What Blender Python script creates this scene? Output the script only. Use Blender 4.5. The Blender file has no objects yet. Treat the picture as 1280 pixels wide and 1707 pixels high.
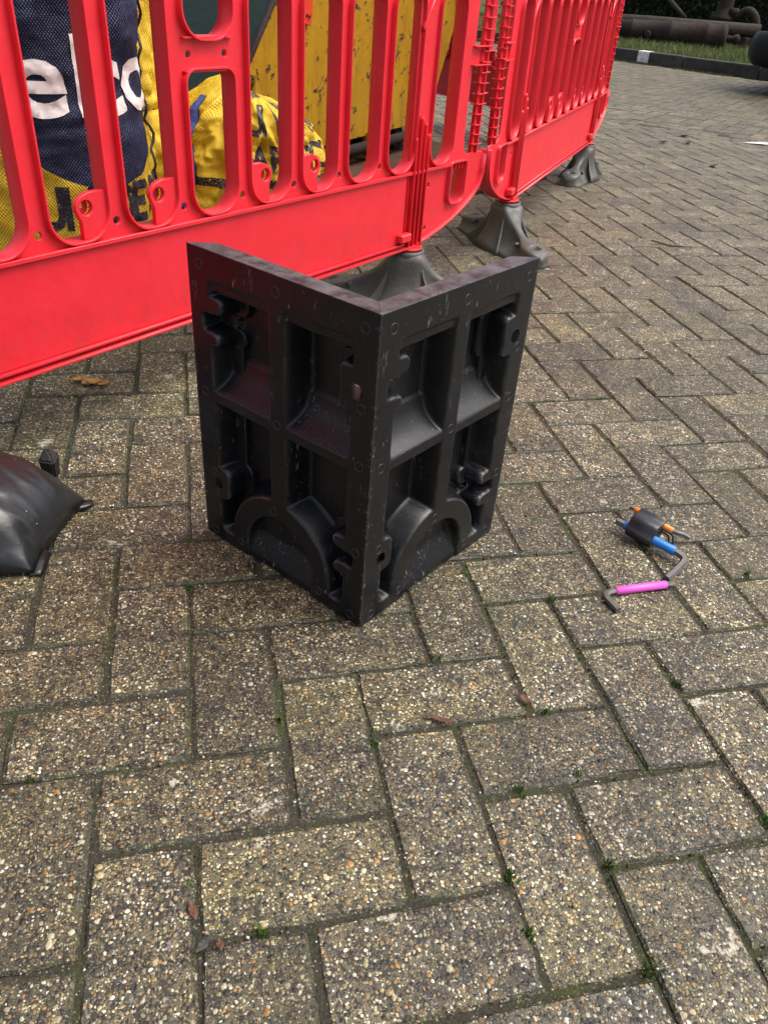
import bpy, bmesh, math, random
import numpy as np
from mathutils import Vector, Matrix, Euler
from mathutils.noise import noise as mnoise, fractal as mfractal

random.seed(7); rng = np.random.default_rng(7)
R_ = math.radians
scn = bpy.context.scene
COL = scn.collection

# ------------------------------------------------------------------ camera
CAMC = np.array([-0.15774, -0.56340, 0.72451]); CF = 1291.763
YAW, PIT, ROL = 0.261853, 0.609685, -0.083298
def cam_axes():
    cy, sy, cp, sp, cr, sr = math.cos(YAW), math.sin(YAW), math.cos(PIT), math.sin(PIT), math.cos(ROL), math.sin(ROL)
    f = np.array([sy*cp, cy*cp, -sp]); right = np.array([cy, -sy, 0.0]); down = np.cross(f, right)
    return cr*right + sr*down, -sr*right + cr*down, f
CR, CD, CFW = cam_axes()
cam_d = bpy.data.cameras.new('camera'); cam = bpy.data.objects.new('camera', cam_d); COL.objects.link(cam)
cam_d.sensor_fit = 'HORIZONTAL'; cam_d.sensor_width = 36.0; cam_d.lens = 36.0*CF/1280.0
cam_d.clip_start = 0.02; cam_d.clip_end = 400
M = Matrix.Identity(4)
for i in range(3):
    M[i][0] = CR[i]; M[i][1] = -CD[i]; M[i][2] = -CFW[i]; M[i][3] = CAMC[i]
cam.matrix_world = M
scn.camera = cam
# ------------------------------------------------------------------ sky, sun, exposure
SUN_AZ = R_(-12.0); SUN_EL = R_(60.0)          # azimuth measured from +X towards +Y
world = bpy.data.worlds.new('World'); scn.world = world; world.use_nodes = True
wn, wl = world.node_tree.nodes, world.node_tree.links
wn.clear()
sky = wn.new('ShaderNodeTexSky'); sky.sky_type = 'NISHITA'; sky.sun_disc = False
sky.sun_elevation = SUN_EL; sky.sun_rotation = math.pi/2 - SUN_AZ
sky.air_density = 1.0; sky.dust_density = 6.0; sky.ozone_density = 1.0
hsv = wn.new('ShaderNodeHueSaturation'); hsv.inputs['Saturation'].default_value = 0.55
bg = wn.new('ShaderNodeBackground'); bg.inputs['Strength'].default_value = 0.15
wo = wn.new('ShaderNodeOutputWorld')
wl.new(sky.outputs[0], hsv.inputs['Color']); wl.new(hsv.outputs[0], bg.inputs['Color']); wl.new(bg.outputs[0], wo.inputs['Surface'])
sun_d = bpy.data.lights.new('sun', 'SUN'); sun_d.energy = 1.5; sun_d.angle = R_(42); sun_d.color = (1.0, 0.965, 0.91)
sun = bpy.data.objects.new('sun', sun_d); COL.objects.link(sun)
sdir = Vector((math.cos(SUN_AZ)*math.cos(SUN_EL), math.sin(SUN_AZ)*math.cos(SUN_EL), math.sin(SUN_EL)))
sun.rotation_euler = sdir.to_track_quat('Z', 'Y').to_euler()
sun.location = (3, -3, 6)
vs = scn.view_settings
vs.view_transform = 'Standard'; vs.look = 'None'; vs.gamma = 1; vs.use_curve_mapping = False
vs.exposure = 0.72

# ------------------------------------------------------------------ helpers
def obj(name, me, parent=None, mat=None, loc=None, rot=None):
    o = bpy.data.objects.new(name, me); COL.objects.link(o)
    if mat is not None and me is not None:
        for m in (mat if isinstance(mat, (list, tuple)) else [mat]): me.materials.append(m)
    if parent is not None: o.parent = parent
    if loc is not None: o.location = loc
    if rot is not None: o.rotation_euler = rot
    return o
def tag(o, label=None, cat=None, group=None, kind=None):
    if label: o['label'] = label
    if cat: o['category'] = cat
    if group: o['group'] = group
    if kind: o['kind'] = kind
    return o
def empty(name, loc=(0, 0, 0), rz=0.0, parent=None):
    o = bpy.data.objects.new(name, None); COL.objects.link(o); o.location = loc; o.rotation_euler = (0, 0, rz)
    o.empty_display_size = 0.05
    if parent is not None: o.parent = parent
    return o
def mesh(name, v, f, smooth=False, mats=None):
    me = bpy.data.meshes.new(name)
    me.from_pydata([tuple(map(float, p)) for p in v], [], [tuple(map(int, q)) for q in f])
    if smooth: me.polygons.foreach_set('use_smooth', [True]*len(me.polygons))
    if mats is not None: me.polygons.foreach_set('material_index', [int(i) for i in mats])
    me.update(); return me
def np_mesh(name, v, quads, smooth=True, mi=None, k=4):
    me = bpy.data.meshes.new(name); v = np.asarray(v, np.float32); quads = np.asarray(quads, np.int32)
    me.vertices.add(len(v)); me.vertices.foreach_set('co', v.ravel())
    me.loops.add(quads.size); me.loops.foreach_set('vertex_index', quads.ravel())
    me.polygons.add(len(quads)); me.polygons.foreach_set('loop_start', np.arange(0, quads.size, k, dtype=np.int32))
    me.polygons.foreach_set('loop_total', np.full(len(quads), k, np.int32))
    me.polygons.foreach_set('use_smooth', np.full(len(quads), smooth))
    if mi is not None: me.polygons.foreach_set('material_index', np.asarray(mi, np.int32))
    me.update(calc_edges=True); me.validate(); return me
def ev_mesh(o, name):
    dg = bpy.context.evaluated_depsgraph_get()
    me = bpy.data.meshes.new_from_object(o.evaluated_get(dg)); me.name = name; return me
def plate(name, outlines, depth, y0=0.0, bevel=0.001, smooth=False):
    """2D outlines (x,z) with holes, extruded in y; centre plane y0."""
    cu = bpy.data.curves.new(name, 'CURVE'); cu.dimensions = '2D'; cu.fill_mode = 'BOTH'
    cu.extrude = depth/2 - bevel; cu.bevel_depth = bevel; cu.bevel_resolution = 0; cu.offset = -bevel
    for pts in outlines:
        sp = cu.splines.new('POLY'); sp.points.add(len(pts)-1); sp.use_cyclic_u = True
        for q, p in zip(sp.points, pts): q.co = (p[0], p[1], 0, 1)
    o = bpy.data.objects.new(name+'_tmp', cu); COL.objects.link(o)
    me = ev_mesh(o, name); bpy.data.objects.remove(o); bpy.data.curves.remove(cu)
    me.transform(Matrix(((1, 0, 0, 0), (0, 0, -1, y0), (0, 1, 0, 0), (0, 0, 0, 1))))
    me.materials.clear()
    if smooth:
        me.polygons.foreach_set('use_smooth', [True]*len(me.polygons))
    return me
def join(name, meshes):
    bm = bmesh.new()
    for m in meshes: bm.from_mesh(m)
    me = bpy.data.meshes.new(name); bm.to_mesh(me); bm.free(); return me
def box_me(name, sx, sy, sz, c=(0, 0, 0), bev=0.0, seg=1, rot=None):
    bm = bmesh.new(); bmesh.ops.create_cube(bm, size=1.0)
    bmesh.ops.scale(bm, vec=(sx, sy, sz), verts=bm.verts)
    if bev > 0: bmesh.ops.bevel(bm, geom=bm.edges[:], offset=bev, segments=seg, affect='EDGES', profile=0.5)
    if rot is not None: bmesh.ops.transform(bm, matrix=rot, verts=bm.verts)
    bmesh.ops.translate(bm, vec=c, verts=bm.verts)
    me = bpy.data.meshes.new(name); bm.to_mesh(me); bm.free(); return me
def tube_pts(name, pts, rad, seg=12, cap=True, smooth=True, twist=0.0):
    pts = [Vector(p) for p in pts]; n = len(pts)
    rads = rad if isinstance(rad, (list, tuple)) else [rad]*n
    v, f = [], []
    t0 = (pts[1]-pts[0]).normalized(); up = Vector((0, 0, 1)) if abs(t0.z) < 0.9 else Vector((1, 0, 0))
    nrm = t0.cross(up).normalized()
    for i in range(n):
        t = (pts[min(i+1, n-1)]-pts[max(i-1, 0)]).normalized()
        nrm = (nrm - t*nrm.dot(t)).normalized(); b = t.cross(nrm)
        for k in range(seg):
            a = 2*math.pi*k/seg + twist
            v.append(pts[i] + (nrm*math.cos(a)+b*math.sin(a))*rads[i])
    for i in range(n-1):
        for k in range(seg):
            f.append((i*seg+k, i*seg+(k+1) % seg, (i+1)*seg+(k+1) % seg, (i+1)*seg+k))
    if cap:
        f.append(tuple(range(seg))[::-1]); f.append(tuple((n-1)*seg+k for k in range(seg)))
    return mesh(name, v, f, smooth)
def lathe(name, prof, seg=32, axis='Z', smooth=True):
    v, f = [], []; n = len(prof)
    for r, h in prof:
        for k in range(seg):
            a = 2*math.pi*k/seg; p = (r*math.cos(a), r*math.sin(a), h)
            if axis == 'X': p = (p[2], p[0], p[1])
            if axis == 'Y': p = (p[0], p[2], p[1])
            v.append(p)
    for i in range(n-1):
        for k in range(seg): f.append((i*seg+k, i*seg+(k+1) % seg, (i+1)*seg+(k+1) % seg, (i+1)*seg+k))
    f.append(tuple(range(seg))[::-1]); f.append(tuple((n-1)*seg+k for k in range(seg)))
    return mesh(name, v, f, smooth)
def circle(cx, cz, r, n=20): return [(cx+r*math.cos(2*math.pi*i/n), cz+r*math.sin(2*math.pi*i/n)) for i in range(n)]
def round_rect(x0, x1, z0, z1, rb, rt, n=8):
    """rb/rt bottom/top corner radii"""
    pts = []
    for cx, cz, r, a0 in ((x1-rb, z0+rb, rb, -90), (x1-rt, z1-rt, rt, 0), (x0+rt, z1-rt, rt, 90), (x0+rb, z0+rb, rb, 180)):
        for i in range(n+1):
            a = R_(a0+90*i/n); pts.append((cx+r*math.cos(a), cz+r*math.sin(a)))
    return pts
def offset_poly(pts, d):
    """outward offset of a ccw polygon"""
    n = len(pts); out = []
    for i in range(n):
        p0, p1, p2 = Vector(pts[i-1]), Vector(pts[i]), Vector(pts[(i+1) % n])
        e1, e2 = (p1-p0), (p2-p1)
        if e1.length < 1e-7 or e2.length < 1e-7:
            e = e1 if e1.length > e2.length else e2; e1 = e2 = e
        n1 = Vector((e1.y, -e1.x)).normalized(); n2 = Vector((e2.y, -e2.x)).normalized()
        m = (n1+n2).normalized(); out.append(tuple(p1+m*(d/max(0.4, m.dot(n1)))))
    return out
def dup(root, loc=None, rz=None):
    def cp(o, par):
        c = o.copy(); COL.objects.link(c); c.parent = par
        for ch in [q for q in list(kids.get(o.name, []))]: cp(ch, c)
        return c
    kids = {}
    for q in bpy.data.objects:
        if q.parent: kids.setdefault(q.parent.name, []).append(q)
    r = cp(root, None)
    if loc is not None: r.location = loc
    if rz is not None: r.rotation_euler = (0, 0, rz)
    return r

# ------------------------------------------------------------------ node material helpers
class NT:
    def __init__(s, name):
        s.m = bpy.data.materials.new(name); s.m.use_nodes = True
        s.n = s.m.node_tree.nodes; s.l = s.m.node_tree.links; s.n.clear()
        s.out = s.n.new('ShaderNodeOutputMaterial'); s.b = s.n.new('ShaderNodeBsdfPrincipled')
        s.l.new(s.b.outputs[0], s.out.inputs[0])
    def put(s, sock, val):
        if isinstance(val, bpy.types.NodeSocket): s.l.new(val, sock)
        elif val is not None:
            if isinstance(val, (tuple, list)) and len(val) == 3 and sock.type == 'RGBA': val = (*val, 1)
            sock.default_value = val
    def math(s, op, a, b=None, c=None, clamp=False):
        n = s.n.new('ShaderNodeMath'); n.operation = op; n.use_clamp = clamp
        s.put(n.inputs[0], a)
        if b is not None: s.put(n.inputs[1], b)
        if c is not None: s.put(n.inputs[2], c)
        return n.outputs[0]
    def vmath(s, op, a, b=None, sc=None):
        n = s.n.new('ShaderNodeVectorMath'); n.operation = op
        s.put(n.inputs[0], a)
        if b is not None: s.put(n.inputs[1], b)
        if sc is not None: s.put(n.inputs['Scale'], sc)
        return n.outputs[0]
    def mix(s, fac, a, b, mode='MIX'):
        n = s.n.new('ShaderNodeMix'); n.data_type = 'RGBA'; n.blend_type = mode
        s.put(n.inputs[0], fac); s.put(n.inputs[6], a); s.put(n.inputs[7], b); return n.outputs[2]
    def mapr(s, v, a, b, c=0.0, d=1.0, smooth=False):
        n = s.n.new('ShaderNodeMapRange'); n.interpolation_type = 'SMOOTHSTEP' if smooth else 'LINEAR'
        s.put(n.inputs[0], v); s.put(n.inputs[1], a); s.put(n.inputs[2], b); s.put(n.inputs[3], c); s.put(n.inputs[4], d); return n.outputs[0]
    def noise(s, vec, scale, detail=3.0, rough=0.55, dist=0.0):
        n = s.n.new('ShaderNodeTexNoise'); s.put(n.inputs['Vector'], vec); s.put(n.inputs['Scale'], scale)
        s.put(n.inputs['Detail'], detail); s.put(n.inputs['Roughness'], rough); s.put(n.inputs['Distortion'], dist); return n.outputs[0]
    def voro(s, vec, scale, feat='F1', rnd=1.0):
        n = s.n.new('ShaderNodeTexVoronoi'); n.feature = feat; s.put(n.inputs['Vector'], vec); s.put(n.inputs['Scale'], scale)
        s.put(n.inputs['Randomness'], rnd); return n.outputs
    def ramp(s, fac, stops, mode='LINEAR'):
        n = s.n.new('ShaderNodeValToRGB'); n.color_ramp.interpolation = mode; e = n.color_ramp.elements
        while len(e) < len(stops): e.new(0.5)
        for q, (p, c) in zip(e, stops): q.position = p; q.color = (*c, 1) if len(c) == 3 else c
        s.put(n.inputs[0], fac); return n.outputs[0]
    def sep(s, v, col=False):
        n = s.n.new('ShaderNodeSeparateColor' if col else 'ShaderNodeSeparateXYZ'); s.put(n.inputs[0], v); return n.outputs
    def comb(s, x, y, z):
        n = s.n.new('ShaderNodeCombineXYZ'); s.put(n.inputs[0], x); s.put(n.inputs[1], y); s.put(n.inputs[2], z); return n.outputs[0]
    def bump(s, h, dist=0.001, strength=1.0, normal=None):
        n = s.n.new('ShaderNodeBump'); s.put(n.inputs['Height'], h); s.put(n.inputs['Distance'], dist); s.put(n.inputs['Strength'], strength)
        if normal is not None: s.put(n.inputs['Normal'], normal)
        return n.outputs[0]
    def coord(s, which='Object'): return s.n.new('ShaderNodeTexCoord').outputs[which]
    def pos(s): return s.n.new('ShaderNodeNewGeometry').outputs['Position']
    def attr(s, nm):
        n = s.n.new('ShaderNodeAttribute'); n.attribute_name = nm; return n.outputs
    def objrand(s): return s.n.new('ShaderNodeObjectInfo').outputs['Random']
    def set(s, col=None, rough=None, metal=None, normal=None, spec=None):
        if col is not None: s.put(s.b.inputs['Base Color'], col)
        if rough is not None: s.put(s.b.inputs['Roughness'], rough)
        if metal is not None: s.put(s.b.inputs['Metallic'], metal)
        if normal is not None: s.put(s.b.inputs['Normal'], normal)
        if spec is not None: s.put(s.b.inputs['Specular IOR Level'], spec)
        return s.m

def plain(name, col, rough=0.5, metal=0.0, var=0.12, scale=30, bumpd=0.0004, spec=0.5):
    t = NT(name); p = t.coord(); n = t.noise(p, scale, 5)
    c = t.mix(t.mapr(n, 0.3, 0.7), tuple(x*(1-var) for x in col), tuple(min(1, x*(1+var)) for x in col))
    r = t.mapr(t.noise(p, scale*2.3, 4), 0.3, 0.7, rough*0.85, min(1, rough*1.15))
    return t.set(c, r, metal, t.bump(t.noise(p, scale*6, 3), bumpd), spec)

# --- paving: exposed aggregate
def agg_material(edge=False):
    t = NT('mossy_paver_edge' if edge else 'aggregate_paver'); P = t.pos()
    rnd = t.math('FRACT', t.math('ADD', t.objrand(), t.attr('rnd')[2]))
    P = t.vmath('ADD', P, t.comb(t.math('MULTIPLY', rnd, 3.1), t.math('MULTIPLY', rnd, 7.7), t.math('MULTIPLY', rnd, 1.3)))
    wob = t.n.new('ShaderNodeTexNoise'); t.put(wob.inputs['Vector'], P); wob.inputs['Scale'].default_value = 210; wob.inputs['Detail'].default_value = 1
    Pw = t.vmath('ADD', P, t.vmath('SCALE', t.vmath('SUBTRACT', wob.outputs[1], (0.5, 0.5, 0.5)), sc=0.0032))
    stops = [(0.0, (0.020, 0.021, 0.023)), (0.15, (0.060, 0.052, 0.042)), (0.30, (0.165, 0.125, 0.072)), (0.43, (0.115, 0.108, 0.098)),
             (0.54, (0.255, 0.180, 0.090)), (0.64, (0.36, 0.185, 0.065)), (0.69, (0.38, 0.315, 0.21)), (0.83, (0.52, 0.475, 0.385)), (0.955, (0.70, 0.69, 0.65))]
    sand = t.ramp(t.noise(P, 800, 1), [(0.3, (0.028, 0.025, 0.018)), (0.5, (0.088, 0.074, 0.046)), (0.7, (0.180, 0.154, 0.102))])
    # fine grit
    v3 = t.voro(Pw, 400); c3 = t.sep(v3[1], True)
    m3 = t.math('MULTIPLY', t.mapr(v3[0], 0.44, 0.56, 1, 0), t.math('GREATER_THAN', c3[1], 0.22))
    col = t.mix(m3, sand, t.ramp(c3[0], stops, 'CONSTANT'))
    h = t.math('MULTIPLY', m3, t.mapr(v3[0], 0, 0.55, 0.45, 0.1))
    # pebbles
    lown = t.noise(P, 5.0, 3, 0.6)
    thr = t.mapr(lown, 0.32, 0.68, 0.28, 0.74)
    v2 = t.voro(Pw, 228); c2 = t.sep(v2[1], True)
    m2 = t.math('MULTIPLY', t.mapr(v2[0], 0.43, 0.50, 1, 0), t.math('GREATER_THAN', c2[1], thr))
    rimd = t.mapr(v2[0], 0.40, 0.56, 1.0, 0.30)
    shade = t.math('MAXIMUM', rimd, t.math('LESS_THAN', c2[1], thr))
    col = t.mix(m2, col, t.ramp(c2[0], stops, 'CONSTANT'))
    col = t.mix(1.0, col, t.comb(shade, shade, shade), 'MULTIPLY')
    h = t.math('MAXIMUM', h, t.math('MULTIPLY', m2, t.mapr(v2[0], 0, 0.5, 0.9, 0.2)))
    # big pebbles
    v1 = t.voro(Pw, 112); c1 = t.sep(v1[1], True)
    m1 = t.math('MULTIPLY', t.mapr(v1[0], 0.34, 0.39, 1, 0), t.math('GREATER_THAN', c1[1], 0.86))
    col = t.mix(m1, col, t.ramp(t.math('ADD', t.math('MULTIPLY', c1[0], 0.85), 0.1), stops, 'CONSTANT'))
    h = t.math('MAXIMUM', h, t.math('MULTIPLY', m1, t.mapr(v1[0], 0, 0.42, 1.35, 0.3)))
    # grime, pale cement patches, per-brick tone
    g = t.mapr(t.noise(t.pos(), 4.5, 5, 0.7), 0.34, 0.66, 1.14, 0.54)
    g2 = t.mapr(t.noise(P, 27.0, 4, 0.7), 0.44, 0.72, 1.08, 0.40)
    gg = t.math('MULTIPLY', g, g2)
    pale = t.mapr(t.math('ADD', t.noise(P, 19.0, 4, 0.7), t.math('MULTIPLY', t.sep(wob.outputs[1], True)[0], 0.14)), 0.725, 0.775)
    tone = t.math('MULTIPLY', gg, t.mapr(rnd, 0, 1, 0.74, 1.20))
    wm = t.mapr(lown, 0.35, 0.65, 1.0, 0.78)
    col = t.mix(1.0, col, t.comb(tone, t.math('MULTIPLY', tone, 0.985), t.math('MULTIPLY', tone, t.math('MULTIPLY', wm, 0.92))), 'MULTIPLY')
    col = t.mix(t.math('MULTIPLY', pale, 0.75), col, (0.46, 0.42, 0.34))
    if edge:
        e1 = t.mapr(t.noise(t.pos(), 60, 3, 0.7), 0.35, 0.65, 0.30, 0.85)
        col = t.mix(1.0, col, t.comb(e1, e1, t.math('MULTIPLY', e1, 0.92)), 'MULTIPLY')
        col = t.mix(t.mapr(t.noise(t.pos(), 11, 4, 0.7), 0.50, 0.66, 0.15, 0.75), col, (0.058, 0.062, 0.028))
    nrm = t.bump(h, 0.0017, 1.0)
    rough = t.mapr(c3[2], 0, 1, 0.40, 0.74)
    return t.set(col, rough, 0, nrm, 0.55)
def joint_material(name, dark, green, amt):
    t = NT(name); P = t.pos()
    a = t.noise(P, 420, 4, 0.7)
    col = t.ramp(a, [(0.3, tuple(x*0.45 for x in dark)), (0.55, dark), (0.75, tuple(x*1.9 for x in dark))])
    v = t.voro(P, 380); c = t.sep(v[1], True)
    col = t.mix(t.math('MULTIPLY', t.math('GREATER_THAN', c[0], 0.86), t.mapr(v[0], 0.3, 0.45, 0.8, 0)), col, (0.34, 0.29, 0.21))
    gm = t.noise(P, 9.0, 6, 0.7)
    col = t.mix(t.mapr(gm, 0.55-amt, 0.72-amt, 0, 0.85), col, t.ramp(t.noise(P, 600, 3), [(0.3, tuple(x*0.5 for x in green)), (0.7, tuple(x*1.6 for x in green))]))
    return t.set(col, 0.95, 0, t.bump(t.noise(P, 330, 5, 0.7), 0.004, 1.0), 0.2)
M_AGG = agg_material()
M_CHAM = agg_material(True)
M_JOINT = joint_material('mossy_joint_sand', (0.056, 0.050, 0.037), (0.056, 0.070, 0.020), 0.06)

def red_plastic(name='red_plastic'):
    t = NT(name); p = t.coord()
    n = t.noise(p, 14, 5, 0.6)
    c = t.mix(t.mapr(n, 0.3, 0.7), (0.66, 0.0145, 0.028), (0.73, 0.0195, 0.036))
    d = t.noise(p, 60, 6, 0.75)
    c = t.mix(t.mapr(d, 0.60, 0.78, 0, 0.35), c, (0.42, 0.022, 0.03))
    sc = t.noise(t.vmath('MULTIPLY', p, (6, 6, 90)), 6, 4, 0.7)
    c = t.mix(t.mapr(sc, 0.70, 0.76, 0, 0.25), c, (0.9, 0.22, 0.22))
    zz_ = t.sep(p)[2]
    mud = t.math('MULTIPLY', t.mapr(zz_, 0.15, 0.27, 1.0, 0.0), t.mapr(t.noise(p, 24, 6, 0.75), 0.46, 0.72))
    c = t.mix(t.math('MULTIPLY', mud, 0.45), c, (0.20, 0.05, 0.035))
    specks = t.mapr(t.noise(p, 130, 3, 0.6), 0.70, 0.74); c = t.mix(t.math('MULTIPLY', specks, 0.45), c, (0.25, 0.06, 0.05))
    r = t.mapr(t.noise(p, 40, 4), 0.3, 0.7, 0.34, 0.52)
    m = t.set(c, r, 0, t.bump(t.noise(p, 55, 4), 0.0012, 0.5), 0.5)
    t.b.inputs['Subsurface Weight'].default_value = 0.0
    return m
M_RED = red_plastic()
def black_plastic():
    t = NT('black_recycled_plastic'); p = t.coord()
    base = t.mix(t.mapr(t.noise(p, 9, 5, 0.65), 0.3, 0.7), (0.0036, 0.0039, 0.0052), (0.0080, 0.0085, 0.0108))
    dust = t.mapr(t.noise(p, 38, 7, 0.78), 0.58, 0.84, 0, 0.14)
    c = t.mix(dust, base, (0.13, 0.13, 0.132))
    s1 = t.noise(t.vmath('MULTIPLY', p, (1, 1, 0.22)), 150, 5, 0.8, 1.2)
    patch = t.mapr(t.noise(p, 13, 3), 0.48, 0.62)
    scr = t.math('MULTIPLY', t.mapr(s1, 0.615, 0.665), patch)
    s2 = t.noise(p, 420, 3, 0.7)
    scr = t.math('MAXIMUM', scr, t.math('MULTIPLY', t.mapr(s2, 0.655, 0.70), t.mapr(t.noise(p, 22, 3), 0.48, 0.62)))
    px_ = t.sep(p)[0]
    ed = t.math('MINIMUM', t.math('ABSOLUTE', px_), t.math('ABSOLUTE', t.math('SUBTRACT', px_, 0.312)))
    edm = t.math('MULTIPLY', t.mapr(ed, 0.0, 0.007, 1.0, 0.0), t.mapr(t.noise(p, 120, 6, 0.8), 0.56, 0.64))
    scr = t.math('MAXIMUM', scr, edm)
    c = t.mix(t.math('MULTIPLY', scr, 0.75), c, (0.44, 0.44, 0.44))
    pt = t.n.new('ShaderNodeNewGeometry').outputs['Pointiness']
    wear = t.math('MULTIPLY', t.mapr(pt, 0.515, 0.56), t.mapr(t.noise(p, 45, 5, 0.7), 0.35, 0.65))
    c = t.mix(t.math('MULTIPLY', wear, 0.55), c, (0.16, 0.16, 0.165))
    r = t.math('ADD', t.mapr(t.noise(p, 25, 5), 0.3, 0.7, 0.27, 0.36), t.math('MULTIPLY', scr, 0.3))
    return t.set(c, r, 0, t.bump(t.math('ADD', t.noise(p, 320, 4, 0.7), t.math('MULTIPLY', t.noise(p, 30, 3), 0.2)), 0.0004, 0.5), 0.36)
M_BLACK = black_plastic()
M_RUBBER = None
def rubber():
    t = NT('grey_recycled_foot'); p = t.coord()
    c = t.mix(t.mapr(t.noise(p, 16, 5, 0.7), 0.3, 0.7), (0.052, 0.051, 0.045), (0.088, 0.086, 0.074))
    c = t.mix(t.mapr(t.noise(p, 60, 6, 0.8), 0.60, 0.80, 0, 0.6), c, (0.17, 0.155, 0.13))
    v = t.voro(p, 230); c = t.mix(t.math('MULTIPLY', t.math('GREATER_THAN', t.sep(v[1], True)[0], 0.93), t.mapr(v[0], 0.2, 0.35, 0.5, 0)), c, (0.32, 0.31, 0.28))
    return t.set(c, t.mapr(t.noise(p, 30, 4), 0.3, 0.7, 0.38, 0.62), 0, t.bump(t.noise(p, 160, 5, 0.7), 0.0011, 0.8), 0.5)
M_RUBBER = rubber()

# ================================================================== GROUND AND PAVING
def gpt(x, y, z=0.0):
    d = CR*((x-640)/CF) + CD*((y-853.5)/CF) + CFW; t = (z-CAMC[2])/d[2]; return CAMC + t*d
def project(p):
    q = np.asarray(p, float)-CAMC; zc = q@CFW
    return 640+CF*(q@CR)/zc, 853.5+CF*(q@CD)/zc, zc

t_ = NT('earth'); P_ = t_.pos()
M_EARTH = t_.set(t_.ramp(t_.noise(P_, 3, 6), [(0.3, (0.05, 0.06, 0.02)), (0.7, (0.09, 0.09, 0.04))]), 0.95, 0, t_.bump(t_.noise(P_, 30, 5), 0.01))
gm = mesh('ground', [(-150, -150, -0.05), (150, -150, -0.05), (150, 150, -0.05), (-150, 150, -0.05)], [(0, 1, 2, 3)])
tag(obj('ground', gm, None, M_EARTH), kind='structure')

# kerb line and gutter line
KA = np.array([5.06, 9.70]); KB = np.array([6.15, 8.10]); KD = (KB-KA)/np.linalg.norm(KB-KA); KN = np.array([-KD[1], KD[0]])   # KN points to the grass
if KN @ np.array([1.0, 1.0]) < 0: KN = -KN
GA = np.array([2.95, 4.40]); GDIR = np.array([math.cos(R_(-46)), math.sin(R_(-46))]); GN = np.array([-GDIR[1], GDIR[0]])
if GN @ np.array([1.0, 1.0]) < 0: GN = -GN
def kerb_d(p): return (np.asarray(p)[:2]-KA) @ KN
def gut_d(p): return (np.asarray(p)[:2]-GA) @ GN

bed_pts = [(-9, -4), (16, -4)]
k1 = KA+KD*14; k0 = KA-KD*9
bm_v = [(-10, -5, -0.0036), (k1[0], k1[1], -0.0036), (k0[0], k0[1], -0.0036), (-10, k0[1], -0.0036)]
paving = tag(obj('paving', mesh('paving', bm_v, [(0, 1, 2, 3)]), None, M_JOINT), kind='structure')

def paver_geo(lx, ly, seed, n=3):
    """top with irregular chamfered edge; returns verts, faces, material index (0 top, 1 chamfer)"""
    r = random.Random(seed)
    g0 = 0.0018; c = 0.0036; hz = 0.0
    def ring(inset, z, jit, jz):
        pts = []
        x0, x1, y0, y1 = -lx/2+inset, lx/2-inset, -ly/2+inset, ly/2-inset
        nx, ny = (4, 2) if lx > ly else (2, 4)
        for i in range(nx): pts.append((x0+(x1-x0)*i/nx, y0))
        for i in range(ny): pts.append((x1, y0+(y1-y0)*i/ny))
        for i in range(nx): pts.append((x1-(x1-x0)*i/nx, y1))
        for i in range(ny): pts.append((x0, y1-(y1-y0)*i/ny))
        k = len(pts); out = []
        for i, (x, y) in enumerate(pts):
            corner = (abs(abs(x)-(lx/2-inset)) < 1e-6 and abs(abs(y)-(ly/2-inset)) < 1e-6)
            s = 0.975 if corner else 1.0
            out.append((x*s + r.uniform(-jit, jit), y*s + r.uniform(-jit, jit), z + r.uniform(-jz, jz)))
        return out
    top = ring(g0+c, 0.0, 0.0012, 0.0003); mid = ring(g0, -0.0030, 0.0009, 0.0006); low = ring(g0-0.001, -0.03, 0.0004, 0)
    k = len(top); v = top+mid+low
    f = [tuple(range(k))]; mi = [0]
    for a, b, m in ((0, k, 1), (k, 2*k, 1)):
        for i in range(k):
            j = (i+1) % k; f.append((a+i, b+i, b+j, a+j)); mi.append(m)
    return v, f, mi
def add_rnd(me, val):
    at = me.attributes.new('rnd', 'FLOAT', 'POINT'); at.data.foreach_set('value', np.broadcast_to(np.asarray(val, np.float32), len(me.vertices)).copy())
VARS = {'V': [], 'H': []}
for k in range(10):
    for o, (lx, ly) in (('V', (0.1, 0.2)), ('H', (0.2, 0.1))):
        v, f, mi = paver_geo(lx, ly, k*2+(o == 'H'))
        VARS[o].append((v, f, mi))
cells = []
for k in range(-140, 141):
    for m in range(-60, 61):
        a, b = k+2*m, k-2*m
        for o, cx, cy in (('V', a+0.5, b+1.0), ('H', a+2.0, b+0.5)):
            x, y = 0.1*cx, -0.1*cy
            if -4.5 < x < 9 and -1.6 < y < 10.5: cells.append((o, x, y, 0.0))
cells = [c for c in cells if gut_d(c[1:3]) < -0.12 and kerb_d(c[1:3]) < -0.12]
# second field, turned 45 degrees, beyond the gutter course
f2 = []
r45 = R_(44.6); c45, s45 = math.cos(r45), math.sin(r45)
for k in range(-140, 141):
    for m in range(-60, 61):
        a, b = k+2*m, k-2*m
        for o, cx, cy in (('V', a+0.5, b+1.0), ('H', a+2.0, b+0.5)):
            x, y = 0.1*cx, -0.1*cy
            X, Y = 3.0+c45*x-s45*y, 4.5+s45*x+c45*y
            if -4 < X < 11 and 1 < Y < 12 and gut_d((X, Y)) > 0.16 and kerb_d((X, Y)) < -0.10: f2.append((o, X, Y, r45))
cells += f2
for i in range(-90, 90):      # gutter course: stretchers along the boundary
    for row in range(-1, 3):
        p = GA + GDIR*(i*0.2+0.1*(row % 2)) + GN*(0.02+0.1*row)
        if kerb_d(p) < -0.1 and -4 < p[0] < 11 and -1 < p[1] < 11: cells.append(('H', p[0], p[1], R_(-46)))
vis = []
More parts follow.
